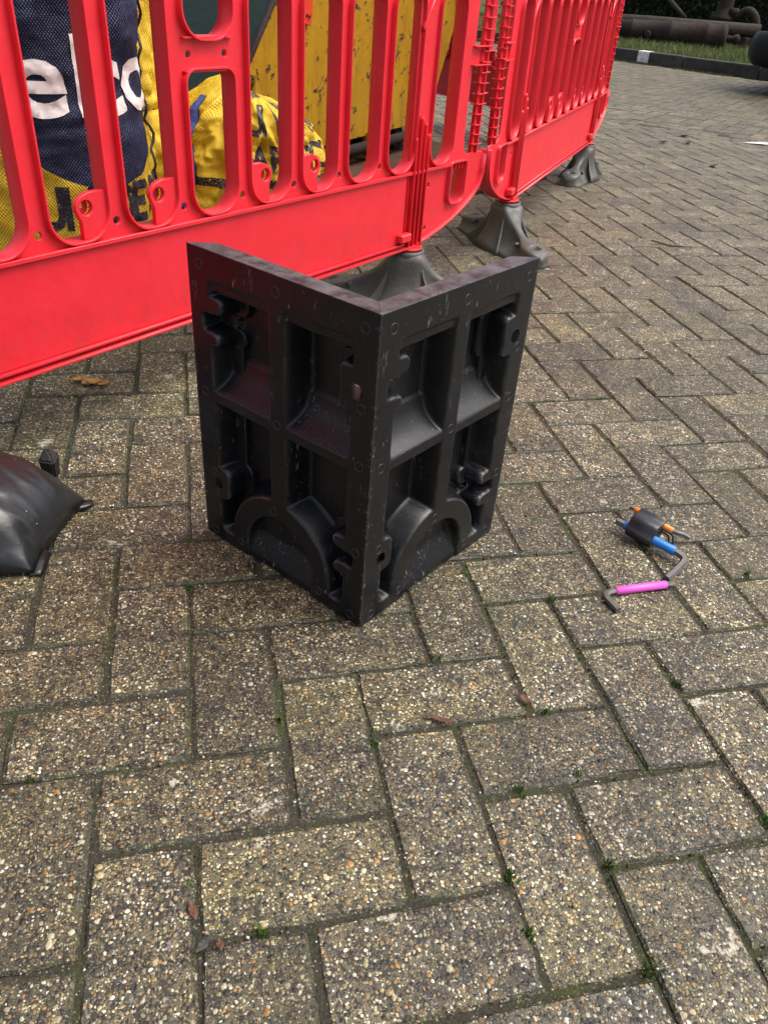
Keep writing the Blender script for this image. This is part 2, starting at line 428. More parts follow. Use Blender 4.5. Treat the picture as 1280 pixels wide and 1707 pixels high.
for i, (o, x, y, rz) in enumerate(cells):
    px, py, zc = project((x, y, 0))
    inside = zc > 0.05 and -90 < px < 1370 and -60 < py < 1800
    hid = (370 < px < 800 and 480 < py < 880) or (px < 690 and py < 640-0.33*px - 25)
    vis.append((0 if (inside and not hid) else 1, zc if zc > 0 else 99, i))
near = set(i for _, _, i in sorted(vis)[:298])
shared = {}
for o in 'VH':
    for k, (v, f, mi) in enumerate(VARS[o]):
        me = mesh('paver', v, f, False, mi); me.materials.append(M_AGG); me.materials.append(M_CHAM); add_rnd(me, random.random()); shared[o, k] = me
FV, FF, FM, FR = [], [], [], []; off = 0
for i, (o, x, y, rz) in enumerate(cells):
    k = rng.integers(0, 10); dz = rng.normal(0, 0.0007)-(0.0026 if abs(rz-R_(-46)) < 1e-6 else 0); tx, ty = rng.normal(0, 0.0045, 2); jr = rng.normal(0, 0.006)
    jx, jy = rng.normal(0, 0.0011, 2)
    if i in near:
        ob = obj('paver', shared[o, k], paving)
        ob.location = (x+jx, y+jy, dz); ob.rotation_euler = (tx, ty, rz+jr+(math.pi if rng.random() < 0.5 else 0))
    else:
        v, f, mi = VARS[o][k]
        va = np.array(v); a = rz+jr; ca, sa = math.cos(a), math.sin(a)
        X = va[:, 0]*ca-va[:, 1]*sa+x+jx; Y = va[:, 0]*sa+va[:, 1]*ca+y+jy; Z = va[:, 2]+dz+tx*va[:, 1]-ty*va[:, 0]
        n = len(v)//3
        FV.append(np.c_[X, Y, Z][:2*n]); FR.append(np.full(2*n, rng.random()))
        for q, m in zip(f[:1+n], mi[:1+n]): FF.append(tuple(off+e for e in q)); FM.append(m)
        off += 2*n
fp = mesh('far_pavers', np.concatenate(FV), FF, False, FM); fp.materials.append(M_AGG); fp.materials.append(M_CHAM)
add_rnd(fp, np.concatenate(FR))
tag(obj('far_pavers', fp, paving), kind='stuff')

# ================================================================== BLACK MOULDED CORNER
PW, PH, PD = 0.312, 0.436, 0.036
def panel_mesh():
    st = 0.00125
    nx, nz = int(round(PW/st))+1, int(round(PH/st))+1
    xs = np.linspace(0, PW, nx); zs = np.linspace(0, PH, nz)
    X, Z = np.meshgrid(xs, zs, indexing='xy')
    cx = PW/2
    def box_sd(x0, x1, z0, z1, r=0.006):      # positive inside
        qx = np.abs(X-(x0+x1)/2)-((x1-x0)/2-r); qz = np.abs(Z-(z0+z1)/2)-((z1-z0)/2-r)
        return -(np.hypot(np.maximum(qx, 0), np.maximum(qz, 0))+np.minimum(np.maximum(qx, qz), 0)-r)
    def circ_sd(x, z, r): return r-np.hypot(X-x, Z-z)
    fr = 0.036
    inner = box_sd(fr, PW-fr, 0.020, PH-0.050, 0.010)
    vrib = 0.0145-np.abs(X-cx)
    hrib = np.minimum(0.0085-np.abs(Z-0.243), 1)
    # arch
    R0, R1, zc = 0.095, 0.064, 0.030
    def arch_sd(R): return np.where(Z > zc, R-np.hypot(X-cx, Z-zc), R-np.abs(X-cx))
    ring = np.minimum(arch_sd(R0), -arch_sd(R1)); archin = arch_sd(R0)
    lugs = [box_sd(PW-0.056, PW+0.02, 0.312, 0.368, 0.007), box_sd(-0.02, 0.056, 0.076, 0.128, 0.012),
            box_sd(-0.02, 0.058, 0.355, 0.378, 0.010), box_sd(-0.02, 0.050, 0.312, 0.330, 0.007),
            box_sd(PW-0.058, PW+0.02, 0.110, 0.131, 0.010), box_sd(PW-0.054, PW+0.02, 0.070, 0.088, 0.007)]
    # outer material (things that stand proud): negative distance into the pocket
    prot = np.maximum(vrib, archin)
    pocket = np.minimum(np.minimum(inner, -prot), -np.maximum.reduce(lugs)*3.0)
    # horizontal rib with a wide soft shoulder above and below
    dz = Z-0.243; hs = np.where(dz > 0, (dz-0.004)*0.62, (-dz-0.012)*1.6)
    slope = 3.0
    d = np.minimum(pocket*slope, PD)
    hd = np.where(hs > 0, PD*(1-np.exp(-np.maximum(hs, 0)*82)), 0)
    hd = np.where(np.abs(dz) > 0.05, PD, hd)
    d = np.minimum(d, hd+0.0006)
    d = np.maximum(d, 0)
    # shallow second step round the pockets at the top
    step = box_sd(fr, PW-fr, 0.255, PH-0.037, 0.008)
    d = np.maximum(d, np.where((step > 0) & (vrib < 0), np.clip(step*1.5, 0, 0.0035), 0)*(np.maximum.reduce(lugs) < 0))
    # inside of the arch: flat recess, open at the bottom
    ins = arch_sd(R1)
    d = np.maximum(d, np.where(ins > 0, np.minimum(ins*6, 0.019)*np.clip(Z/0.045, 0.18, 1.0), 0))
    # slot-lug throats (dovetail)
    for x0, x1, z0, z1 in ((0.022, 0.054, 0.331, 0.354), (PW-0.054, PW-0.022, 0.089, 0.109)):
        s = box_sd(x0, x1, z0, z1, 0.003); d = np.maximum(d, np.where(s > 0, np.minimum(s*7, 0.030), 0))
    # soften
    for _ in range(6):
        e = np.pad(d, 1, mode='edge'); d = 0.5*d+0.125*(e[:-2, 1:-1]+e[2:, 1:-1]+e[1:-1, :-2]+e[1:-1, 2:])
    wob = 0.0006*np.sin(X*37+1)*np.sin(Z*29)
    d = d+np.where(d < 0.001, 0, wob)
    d[0, :] = np.where(ins[0, :] > 0, d[0, :], 0); d[-1, :] = 0; d[:, 0] = 0; d[:, -1] = 0
    holes = [circ_sd(PW-0.029, 0.338, 0.0105), circ_sd(0.033, 0.100, 0.0095),
             box_sd(0.030, 0.047, 0.336, 0.346, 0.002), box_sd(PW-0.046, PW-0.028, 0.096, 0.104, 0.002)]
    hole = np.maximum.reduce(holes) > 0
    # local frame: x along, y inward (+), z up
    rim = 0.027
    inset = rim
    back = np.maximum(rim, np.where(Z < PH-0.045, d+0.004, rim))
    edge = np.minimum.reduce([X, PW-X, Z+0.02, PH-Z])
    back = np.where(edge < 0.03, rim, back)
    Xb = inset+(X/PW)*(PW-2*inset)
    front = np.stack([X, d, Z], -1).reshape(-1, 3); bk = np.stack([Xb, back, Z], -1).reshape(-1, 3)
    N = nx*nz; idx = np.arange(N).reshape(nz, nx)
    q = np.stack([idx[:-1, :-1], idx[:-1, 1:], idx[1:, 1:], idx[1:, :-1]], -1)
    hm = hole[:-1, :-1] & hole[1:, 1:] & hole[:-1, 1:] & hole[1:, :-1]
    keep = ~hm
    fq = q[keep]; bq = q[keep][:, ::-1]+N
    quads = [fq, bq]
    def strip(a, b):      # a front ring indices, along edge
        return np.stack([a[:-1], b[:-1], b[1:], a[1:]], -1)
    top = idx[-1, :]; bot = idx[0, :]; lef = idx[:, 0]; rig = idx[:, -1]
    sides = [strip(top, top+N)[:, ::-1], strip(bot, bot+N), strip(lef, lef+N)[:, ::-1], strip(rig, rig+N)]
    # hole walls
    hw = []
    H = np.pad(hm, 1)
    for (r, c) in np.argwhere(hm):
        a, b_, c_, d_ = q[r, c]
        for (dr, dc, e0, e1) in ((-1, 0, a, b_), (1, 0, c_, d_), (0, -1, d_, a), (0, 1, b_, c_)):
            if not H[r+1+dr, c+1+dc]: hw.append((e0, e0+N, e1+N, e1))
    allq = np.concatenate([fq, bq]+sides+[np.array(hw)])
    me = np_mesh('side_panel', np.concatenate([front, bk]), allq, True)
    sm = np.ones(len(allq), bool); sm[len(fq)+len(bq):] = False
    me.polygons.foreach_set('use_smooth', sm)
    return me
PM = panel_mesh(); PM.materials.append(M_BLACK)
M_MARK = plain('worn_plastic_mark', (0.030, 0.030, 0.032), 0.5)
def ring_me(r0, r1, h=0.0005):
    v, f = [], []; n = 20
    for i in range(n):
        a = 2*math.pi*i/n; c, s = math.cos(a), math.sin(a)
        v += [(r0*c, 0.0008, r0*s), (r0*c, -h, r0*s), (r1*c, -h, r1*s), (r1*c, 0.0008, r1*s)]
    for i in range(n):
        j = (i+1) % n
        for k in range(3): f.append((4*i+k, 4*i+k+1, 4*j+k+1, 4*j+k))
    return mesh('moulding_mark', v, f, True)
RING = ring_me(0.0058, 0.0066, 0.0003); RING.materials.append(M_MARK)
marks = [(0.022, 0.415), (PW/2, 0.416), (PW-0.02, 0.415), (0.018, 0.243), (PW-0.018, 0.245), (PW/2, 0.245), (0.026, 0.118), (PW/2-0.01, 0.108), (PW-0.02, 0.32), (PW-0.016, 0.118), (0.02, 0.012), (PW-0.02, 0.012), (PW/2-0.078, 0.018), (PW/2+0.078, 0.018)]
CF0 = np.array([0.021, 0.177]); aR = R_(37.2); aL = R_(127.8)
corner = tag(empty('plastic_corner_section', (CF0[0], CF0[1], 0)), 'black moulded plastic corner piece with ribbed panels and arches standing on the paving', 'plastic corner')
for side in ('R', 'L'):
    if side == 'R':
        loc, rz = (CF0[0], CF0[1]), aR
    else:
        loc, rz = (CF0[0]+PW*math.cos(aL), CF0[1]+PW*math.sin(aL)), aL+math.pi
    p = obj('side_panel', PM, corner); p.location = (loc[0]-CF0[0], loc[1]-CF0[1], 0.001); p.rotation_euler = (0, 0, rz)
    tag(p, 'right panel facing the light' if side == 'R' else 'left panel in shade with reddish reflections')
    for (mx, mz) in marks:
        r_ = obj('moulding_mark', RING, p); r_.location = (mx, -0.0002, mz)

# ================================================================== RED BARRIERS
def build_barrier():
    root = empty('road_barrier')
    PIT_ = 0.1435; hw = 0.0535; Z0, Z1 = 0.337, 0.705
    slots = []
    for i in range(-4, 5):
        if i != 0: slots.append(round_rect(i*PIT_-hw, i*PIT_+hw, Z0, Z1, 0.045, 0.045))
    # centre slot is waisted by a bridge
    low = round_rect(-hw, hw, Z0, 0.568, 0.045, 0.020); up = round_rect(-hw, hw, 0.612, Z1, 0.042, 0.045)
    slots += [low, up]
    for s in (-1, 1): slots.append(round_rect(s*0.7445-0.0515, s*0.7445+0.0515, Z0, Z1, 0.045, 0.045))
    half = [(0.66, 0.150), (0.715, 0.158), (0.78, 0.173), (0.84, 0.192), (0.89, 0.213), (0.93, 0.235), (0.957, 0.260), (0.968, 0.290), (0.970, 0.334), (0.962, 0.345),
            (0.885, 0.345), (0.872, 0.352), (0.864, 0.366), (0.862, 0.40), (0.862, 0.94), (0.85, 0.975), (0.82, 0.99)]
    outline = half+[(-x, z) for x, z in half[::-1]]
    loops = [round_rect(s*0.838-0.036, s*0.838+0.036, 0.232, 0.331, 0.022, 0.008) for s in (-1, 1)]
    loops = [[(x, z) for x, z in l] for l in loops]
    smallholes = []
    for i in range(-4, 4): smallholes.append(circle((i+0.5)*PIT_, 0.357, 0.0062, 12))
    smallholes += [circle(s*0.60, 0.255, 0.006, 12) for s in (-1, 1)]+[circle(s*0.712, z, 0.006, 12) for s in (-1, 1) for z in (0.29, 0.185)]
    smallholes += [circle(s*0.040, 0.590, 0.0055, 12) for s in (-1, 1)]
    web = plate('web', [outline]+slots+loops+smallholes, 0.006, -0.004, 0.0008); obj('web', web, root, M_RED)
    # slot rims
    for s in slots:
        m = plate('slot_rim', [offset_poly(s, 0.0035), offset_poly(s, -0.0004)], 0.036, 0.0, 0.0007); obj('slot_rim', m, root, M_RED)
    for l in loops:
        m = plate('loop_rim', [offset_poly(l, 0.004), offset_poly(l, -0.0004)], 0.040, 0.002, 0.0008); lr = obj('loop_rim', m, root, M_RED)
        xc = sum(p[0] for p in l)/len(l)
        for k in range(4):
            obj('grip_rib', box_me('grip_rib', 0.003, 0.026, 0.016, (xc-0.024+k*0.016, 0.002, 0.3215)), lr, M_RED)
    # solid lower board, slightly proud, with its lips
    bp = [(-0.61, 0.166), (0.61, 0.166), (0.61, 0.325), (-0.61, 0.325)]
    obj('lower_board', plate('lower_board', [bp], 0.006, -0.0085, 0.0015), root, M_RED)
    rimo = outline[:]
    rim_lo = half[:9]
    lower = rim_lo+[(-x, z) for x, z in rim_lo[::-1]]
    inner = [(x*0.9955, z+0.0045) for x, z in rim_lo]
    ring = rim_lo+inner[::-1]
    for s in (-1, 1):
        rr = [(s*x, z) for x, z in ring]
        if s < 0: rr = rr[::-1]
        obj('corner_rim', plate('corner_rim', [rr], 0.040, 0.002, 0.0007), root, M_RED)
    obj('bottom_lip', plate('bottom_lip', [[(-0.66, 0.150), (0.66, 0.150), (0.66, 0.1545), (-0.66, 0.1545)]], 0.046, 0.0, 0.0008), root, M_RED)
    obj('bottom_bead', plate('bottom_bead', [[(-0.612, 0.1615), (0.612, 0.1615), (0.612, 0.1665), (-0.612, 0.1665)]], 0.012, -0.0135, 0.0008), root, M_RED)
    obj('top_bead', plate('top_bead', [[(-0.68, 0.3255), (0.795, 0.3255), (0.795, 0.3325), (-0.795, 0.3325), (-0.795, 0.3255)]], 0.016, -0.0105, 0.0008), root, M_RED)
    # posts with ribs
    for s in (-1, 1):
        xc = s*0.6545
        p = obj('post', plate('post', [[(xc-0.036, 0.158), (xc+0.036, 0.158), (xc+0.034, 0.97), (xc-0.034, 0.97)]], 0.005, -0.0075, 0.001), root, M_RED)
        for k, hh in zip((-0.028, -0.0105, 0.007, 0.0245), (0.408, 0.452, 0.438, 0.412)):
            obj('post_rib', plate('post_rib', [[(xc+k, 0.152), (xc+k+0.003, 0.152), (xc+k+0.003, hh-0.02), (xc+k+0.0015, hh), (xc+k, hh-0.008)]], 0.015, -0.0145, 0.0005), p, M_RED)
        obj('post_collar', lathe('post_collar', [(0.030, 0.143), (0.036, 0.1435), (0.038, 0.149), (0.036, 0.1495)], 28), p, M_RED, loc=(xc, 0, 0))
        c = box_me('catch', 0.042, 0.020, 0.020, (xc-0.050*1, -0.020, 0.182), 0.003)
        obj('catch', c, p, M_RED)
        obj('gusset', plate('gusset', [[(xc-0.034, 0.62), (xc+0.034, 0.72), (xc+0.034, 0.727), (xc-0.034, 0.632)]], 0.012, -0.013, 0.0008), p, M_RED)
    # lugs in four of the slots
    for i in (-2, -1, 1, 2):
        s = 1 if i < 0 else -1
        xr = i*PIT_ + s*hw
        xl = xr - s*0.058
        pts = [(xr+s*0.002, 0.337+0.03), (xr+s*0.002, 0.409), (xr-s*0.030, 0.409), (xl+s*0.012, 0.404), (xl+s*0.003, 0.396), (xl, 0.386), (xl+s*0.004, 0.374), (xl+s*0.008, 0.366), (xl+s*0.008, 0.338), (xr-s*0.022, 0.338), (xr-s*0.008, 0.346)]
        if s > 0: pts = pts[::-1]
        pts = pts[::-1]
        hx, hz = xl+s*0.019, 0.386
        lug = obj('lug', plate('lug', [pts, circle(hx, hz, 0.0115, 18)], 0.010, -0.007, 0.0012), root, M_RED)
        cup = plate('lug_cup', [circle(hx, hz, 0.0125, 18), circle(hx, hz, 0.0045, 12)], 0.004, 0.004, 0.0004); obj('lug_cup', cup, lug, M_RED)
    # bridge flanges
    for zc in (0.566, 0.614):
        obj('bridge_flange', plate('bridge_flange', [[(-hw, zc-0.0015), (hw, zc-0.0015), (hw, zc+0.0015), (-hw, zc+0.0015)]], 0.030, 0.0, 0.0005), root, M_RED)
    # end combs
    for s in (-1, 1):
        x0, x1 = 0.899, 0.940
        pl = [(0.906, 0.340), (0.940, 0.340), (0.941, 0.95), (0.903, 0.95)]
        pl = [(s*x, z) for x, z in pl]
        if s < 0: pl = pl[::-1]
        cb = obj('end_comb', plate('end_comb', [pl], 0.010, 0.0, 0.001), root, M_RED)
        obj('comb_spine', plate('comb_spine', [[(s*0.9225-0.0015, 0.345), (s*0.9225+0.0015, 0.345), (s*0.9225+0.0015, 0.95), (s*0.9225-0.0015, 0.95)]], 0.026, 0.0, 0.0005), cb, M_RED)
        fin = box_me('comb_fin', 0.042, 0.026, 0.0026, (0, 0, 0), 0.0006)
        fin.materials.append(M_RED)
        z = 0.365
        while z < 0.94:
            f = obj('comb_fin', fin, cb); f.location = (s*0.922, 0, z); f.rotation_euler = (random.uniform(-0.05, 0.05), random.uniform(-0.06, 0.06), 0); z += 0.0235
        for zb in (0.548, 0.588, 0.84):
            obj('comb_bridge', box_me('comb_bridge', 0.078, 0.036, 0.003, (s*0.893, 0, zb), 0.0006), cb, M_RED)
        obj('comb_web', box_me('comb_web', 0.060, 0.004, 0.040, (s*0.880, 0.0, 0.568), 0.0006), cb, M_RED)
    # upper sight board and hand rail, above the picture
    obj('sight_board', plate('sight_board', [[(-0.60, 0.735), (0.60, 0.735), (0.60, 0.90), (-0.60, 0.90)]], 0.012, -0.010, 0.002), root, M_SIGHT)
    obj('hand_rail', plate('hand_rail', [[(-0.83, 0.955), (0.83, 0.955), (0.82, 0.992), (-0.82, 0.992)]], 0.044, 0.0, 0.006), root, M_RED)
    return root
tS = NT('red_white_sheeting'); cS = tS.coord(); xS = tS.sep(cS)
st_ = tS.math('GREATER_THAN', tS.math('FRACT', tS.math('MULTIPLY', tS.math('ADD', xS[0], 5), 5.0)), 0.5)
M_SIGHT = tS.set(tS.mix(st_, (0.75, 0.03, 0.04), (0.75, 0.75, 0.75)), 0.35)
B1 = build_barrier()
tag(B1, 'red plastic barrier in front of the bulk bags, nearest the camera', 'barrier', 'red pedestrian barriers')
TH1 = R_(40.9); U1 = np.array([math.cos(TH1), math.sin(TH1)]); N1 = np.array([-U1[1], U1[0]]); O1 = np.array([0.391, 1.408]); C1 = O1-0.683*U1
TH2 = R_(54.5); U2 = np.array([math.cos(TH2), math.sin(TH2)]); O2 = np.array([0.828, 1.902]); C2 = O2+0.6545*U2
B1.location = (C1[0], C1[1], 0); B1.rotation_euler = (0, 0, TH1)
B2 = dup(B1, (C2[0], C2[1], 0), TH2); B2.rotation_euler = (R_(-1.2), 0, TH2); tag(B2, 'red plastic barrier seen at a steep angle, receding behind the first one', 'barrier')
TH3 = R_(-66.5); U3 = np.array([math.cos(TH3), math.sin(TH3)]); E2 = C2+0.99*U2; C3 = E2+np.array([-0.03, 0.08])-1.0*U3
B3 = dup(B1, (C3[0], C3[1], 0), TH3+math.pi); tag(B3, 'red barrier at the far side of the enclosure, seen through the gap between the others', 'barrier')
def bpos(s, off, z=0.0):        # barrier-1 frame: s along, off behind
    p = O1+U1*s+N1*off; return (p[0], p[1], z)

# feet
def foot_mesh():
    L = 0.245; n = 41; seg = 28
    v, f = [], []
    for i in range(n):
        x = -L+2*L*i/(n-1); a = abs(x)
        H = 0.046+0.092*math.exp(-(max(a-0.040, 0)/0.050)**0.95)
        e = max(0, (a-(L-0.045))/0.045); cap = math.sqrt(max(0, 1-e*e))
        wb = (0.058+0.032*math.exp(-(a/0.10)**2))*(cap if e > 0 else 1)+0.0005
        wt = (0.0175+0.036*math.exp(-(a/0.060)**4)+0.030*min(1, max(0, (a-0.12)/0.05)))*(cap if e > 0 else 1)
        Hh = H*(0.55+0.45*cap)
        for k in range(seg):
            ph = k/seg
            if ph < 0.75:      # over the top from -y to +y
                u = ph/0.75*2-1; au = abs(u)
                if au < 0.35: y = wt*u/0.35*0.8; z = Hh-(0.006*(u/0.35)**2)
                else:
                    q = (au-0.35)/0.65; y = math.copysign(wt*0.8+(wb-wt*0.8)*(q**3.0), u); z = (Hh-0.006)*(1-q)**0.95
                    if q > 0.86: y = math.copysign(wb, u); z = max(z, 0.012*(1-q)/0.14)
                v.append((x, y, z))
            else:
                u = 1-(ph-0.75)/0.25*2; v.append((x, wb*u, 0.0))
    for i in range(n-1):
        for k in range(seg): f.append((i*seg+k, (i+1)*seg+k, (i+1)*seg+(k+1) % seg, i*seg+(k+1) % seg))
    f.append(tuple(range(seg))); f.append(tuple((n-1)*seg+k for k in range(seg))[::-1])
    me = mesh('body', v, f, True)
    o = bpy.data.objects.new('tmpfoot', me); COL.objects.link(o)
    cyls = []
    for s in (-1, 1):
        c = lathe('cut', [(0.0160, -0.02), (0.0185, 0.09)], 20); co = bpy.data.objects.new('tmpcut', c); COL.objects.link(co); co.location = (s*0.197, 0, 0); cyls.append(co)
        md = o.modifiers.new('b', 'BOOLEAN'); md.operation = 'DIFFERENCE'; md.object = co; md.solver = 'EXACT'
    # scooped sides near the ends
    for s in (-1, 1):
        for q in (-1, 1):
            c = bmesh.new(); bmesh.ops.create_icosphere(c, subdivisions=3, radius=1.0); mm = bpy.data.meshes.new('cut'); c.to_mesh(mm); c.free()
            co = bpy.data.objects.new('tmpcut', mm); COL.objects.link(co); co.location = (s*0.115, q*0.062, 0.058); co.scale = (0.052, 0.030, 0.034); co.rotation_euler = (0, s*0.5, 0); cyls.append(co)
            md = o.modifiers.new('b', 'BOOLEAN'); md.operation = 'DIFFERENCE'; md.object = co; md.solver = 'EXACT'
    bpy.context.view_layer.update()
    out = ev_mesh(o, 'body')
    for q in cyls+[o]: bpy.data.objects.remove(q)
    out.materials.clear(); out.materials.append(M_RUBBER)
    return out
FOOT = foot_mesh()
SOCK = lathe('socket', [(0.043, 0.090), (0.0415, 0.128), (0.0425, 0.132), (0.0425, 0.142), (0.036, 0.1425), (0.036, 0.125)], 32); SOCK.materials.append(M_RUBBER)
FIN = plate('fin', [[(0.030, 0.02), (0.128, 0.004), (0.124, 0.014), (0.088, 0.046), (0.064, 0.082), (0.051, 0.118), (0.046, 0.126), (0.030, 0.126)]], 0.006, 0.0, 0.001); FIN.materials.append(M_RUBBER)
NUB = box_me('nub', 0.010, 0.014, 0.014, (0, 0, 0), 0.002); NUB.materials.append(M_RUBBER)
def foot(loc, rz, label):
    r = empty('barrier_foot', (loc[0], loc[1], 0.0), rz)
    obj('body', FOOT, r); obj('socket', SOCK, r)
    for k in range(4):
        q = obj('fin', FIN, r); q.rotation_euler = (0, 0, R_(38+104*(k % 2)+180*(k//2)))
    for s in (-1, 1):
        for u in (-1, 1):
            q = obj('nub', NUB, r); q.location = (s*0.140, u*0.034, 0.045); q.rotation_euler = (0, s*0.4, 0)
    return tag(r, label, 'barrier foot', 'grey feet of the barriers')
p1 = C1+0.6545*U1; p0 = C1-0.6545*U1; p2 = C2-0.6545*U2; p3 = C2+0.6545*U2
foot(p1, R_(-17), 'grey moulded barrier foot partly hidden behind the black corner piece')
foot(p2, R_(-79), 'grey barrier foot with a round hole in its toe, where the two barriers meet')
foot(p3, R_(-128), 'grey barrier foot at the far end of the receding barrier')
foot(p0, R_(82), 'grey barrier foot at the left edge under the black sandbag')
def hit(x, y, P0, n):           # where the sight line of a photo point meets a plane of the place
    d = CR*((x-640)/CF) + CD*((y-853.5)/CF) + CFW; n = np.asarray(n, float)
    return CAMC + d*(((np.asarray(P0, float)-CAMC)@n)/(d@n))

# ================================================================== SACKS
def fabric(name, kind):
    t = NT(name); uv = t.attr('buv')[1]; s = t.sep(uv); u, v = s[0], s[1]; p = t.coord()
    yellow = t.mix(t.mapr(t.noise(p, 12, 5, 0.65), 0.3, 0.7), (0.64, 0.41, 0.016), (0.78, 0.55, 0.036))
    navy = t.mix(t.mapr(t.noise(p, 30, 6, 0.7), 0.35, 0.75), (0.008, 0.012, 0.044), (0.018, 0.026, 0.078))
    wv = t.math('MULTIPLY', t.math('SINE', t.math('MULTIPLY', u, 2*math.pi/0.0066)), t.math('SINE', t.math('MULTIPLY', v, 2*math.pi/0.0080)))
    if kind == 'navy':
        du = t.math('DIVIDE', t.math('MAXIMUM', t.math('SUBTRACT', u, 0.16), 0), 0.155)
        uc = t.math('SUBTRACT', u, 0.135); vb = t.math('ADD', 0.415, t.math('MULTIPLY', t.math('MULTIPLY', uc, uc), 2.2))
        dv = t.math('DIVIDE', t.math('MAXIMUM', t.math('SUBTRACT', vb, v), 0), 0.117)
        dd = t.math('ADD', t.math('MULTIPLY', du, du), t.math('MULTIPLY', dv, dv))
        dd = t.math('ADD', dd, t.math('MULTIPLY', t.math('SUBTRACT', t.noise(p, 260, 3), 0.5), 0.10))
        nav = t.mapr(dd, 0.985, 1.015, 1, 0)
        col = t.mix(nav, yellow, navy)
        worn = t.mapr(t.noise(p, 55, 7, 0.8), 0.66, 0.74)
        col = t.mix(t.math('MULTIPLY', worn, 0.5), col, (0.40, 0.30, 0.06))
    else:
        col = yellow
        if kind == 'stripe':
            st = t.math('MULTIPLY', t.mapr(t.math('ABSOLUTE', t.math('SUBTRACT', v, 0.200)), 0.012, 0.0125, 1, 0), t.mapr(t.noise(p, 300, 3), 0.36, 0.44))
            col = t.mix(st, col, (0.012, 0.020, 0.060))
            st2 = t.mapr(v, 0.405, 0.408)
            st2 = t.math('MULTIPLY', st2, t.mapr(t.noise(p, 200, 3), 0.38, 0.46))
            col = t.mix(t.math('MULTIPLY', st2, t.mapr(t.math('ABSOLUTE', t.math('SUBTRACT', u, 0.09)), 0.07, 0.075, 1, 0)), col, (0.012, 0.020, 0.060))
    wc = t.mapr(wv, -1, 1, 0.80, 1.20)
    col = t.mix(1.0, col, t.comb(wc, wc, wc), 'MULTIPLY')
    dirt = t.mapr(t.noise(p, 8, 6, 0.7), 0.58, 0.8, 0, 0.35)
    col = t.mix(dirt, col, (0.10, 0.075, 0.035))
    nr = t.bump(wv, 0.0012, 0.8)
    nr = t.bump(t.noise(p, 26, 5, 0.6), 0.010, 0.6, nr)
    return t.set(col, 0.52, 0, nr, 0.4)
M_NAVYBAG = fabric('navy_yellow_weave', 'navy'); M_YELBAG = fabric('yellow_weave', 'plain'); M_STRBAG = fabric('yellow_weave_striped', 'stripe')
M_WHITEPRINT = plain('white_print', (0.84, 0.78, 0.75), 0.5, 0, 0.05, 80)
def worn_print(name, col, bgc):
    t = NT(name); p = t.coord(); n = t.noise(p, 340, 4, 0.7)
    c = t.mix(t.mapr(n, 0.55, 0.66), col, bgc); return t.set(c, 0.55)
M_NAVYPRINT = worn_print('worn_navy_print', (0.010, 0.014, 0.042), (0.30, 0.20, 0.03))

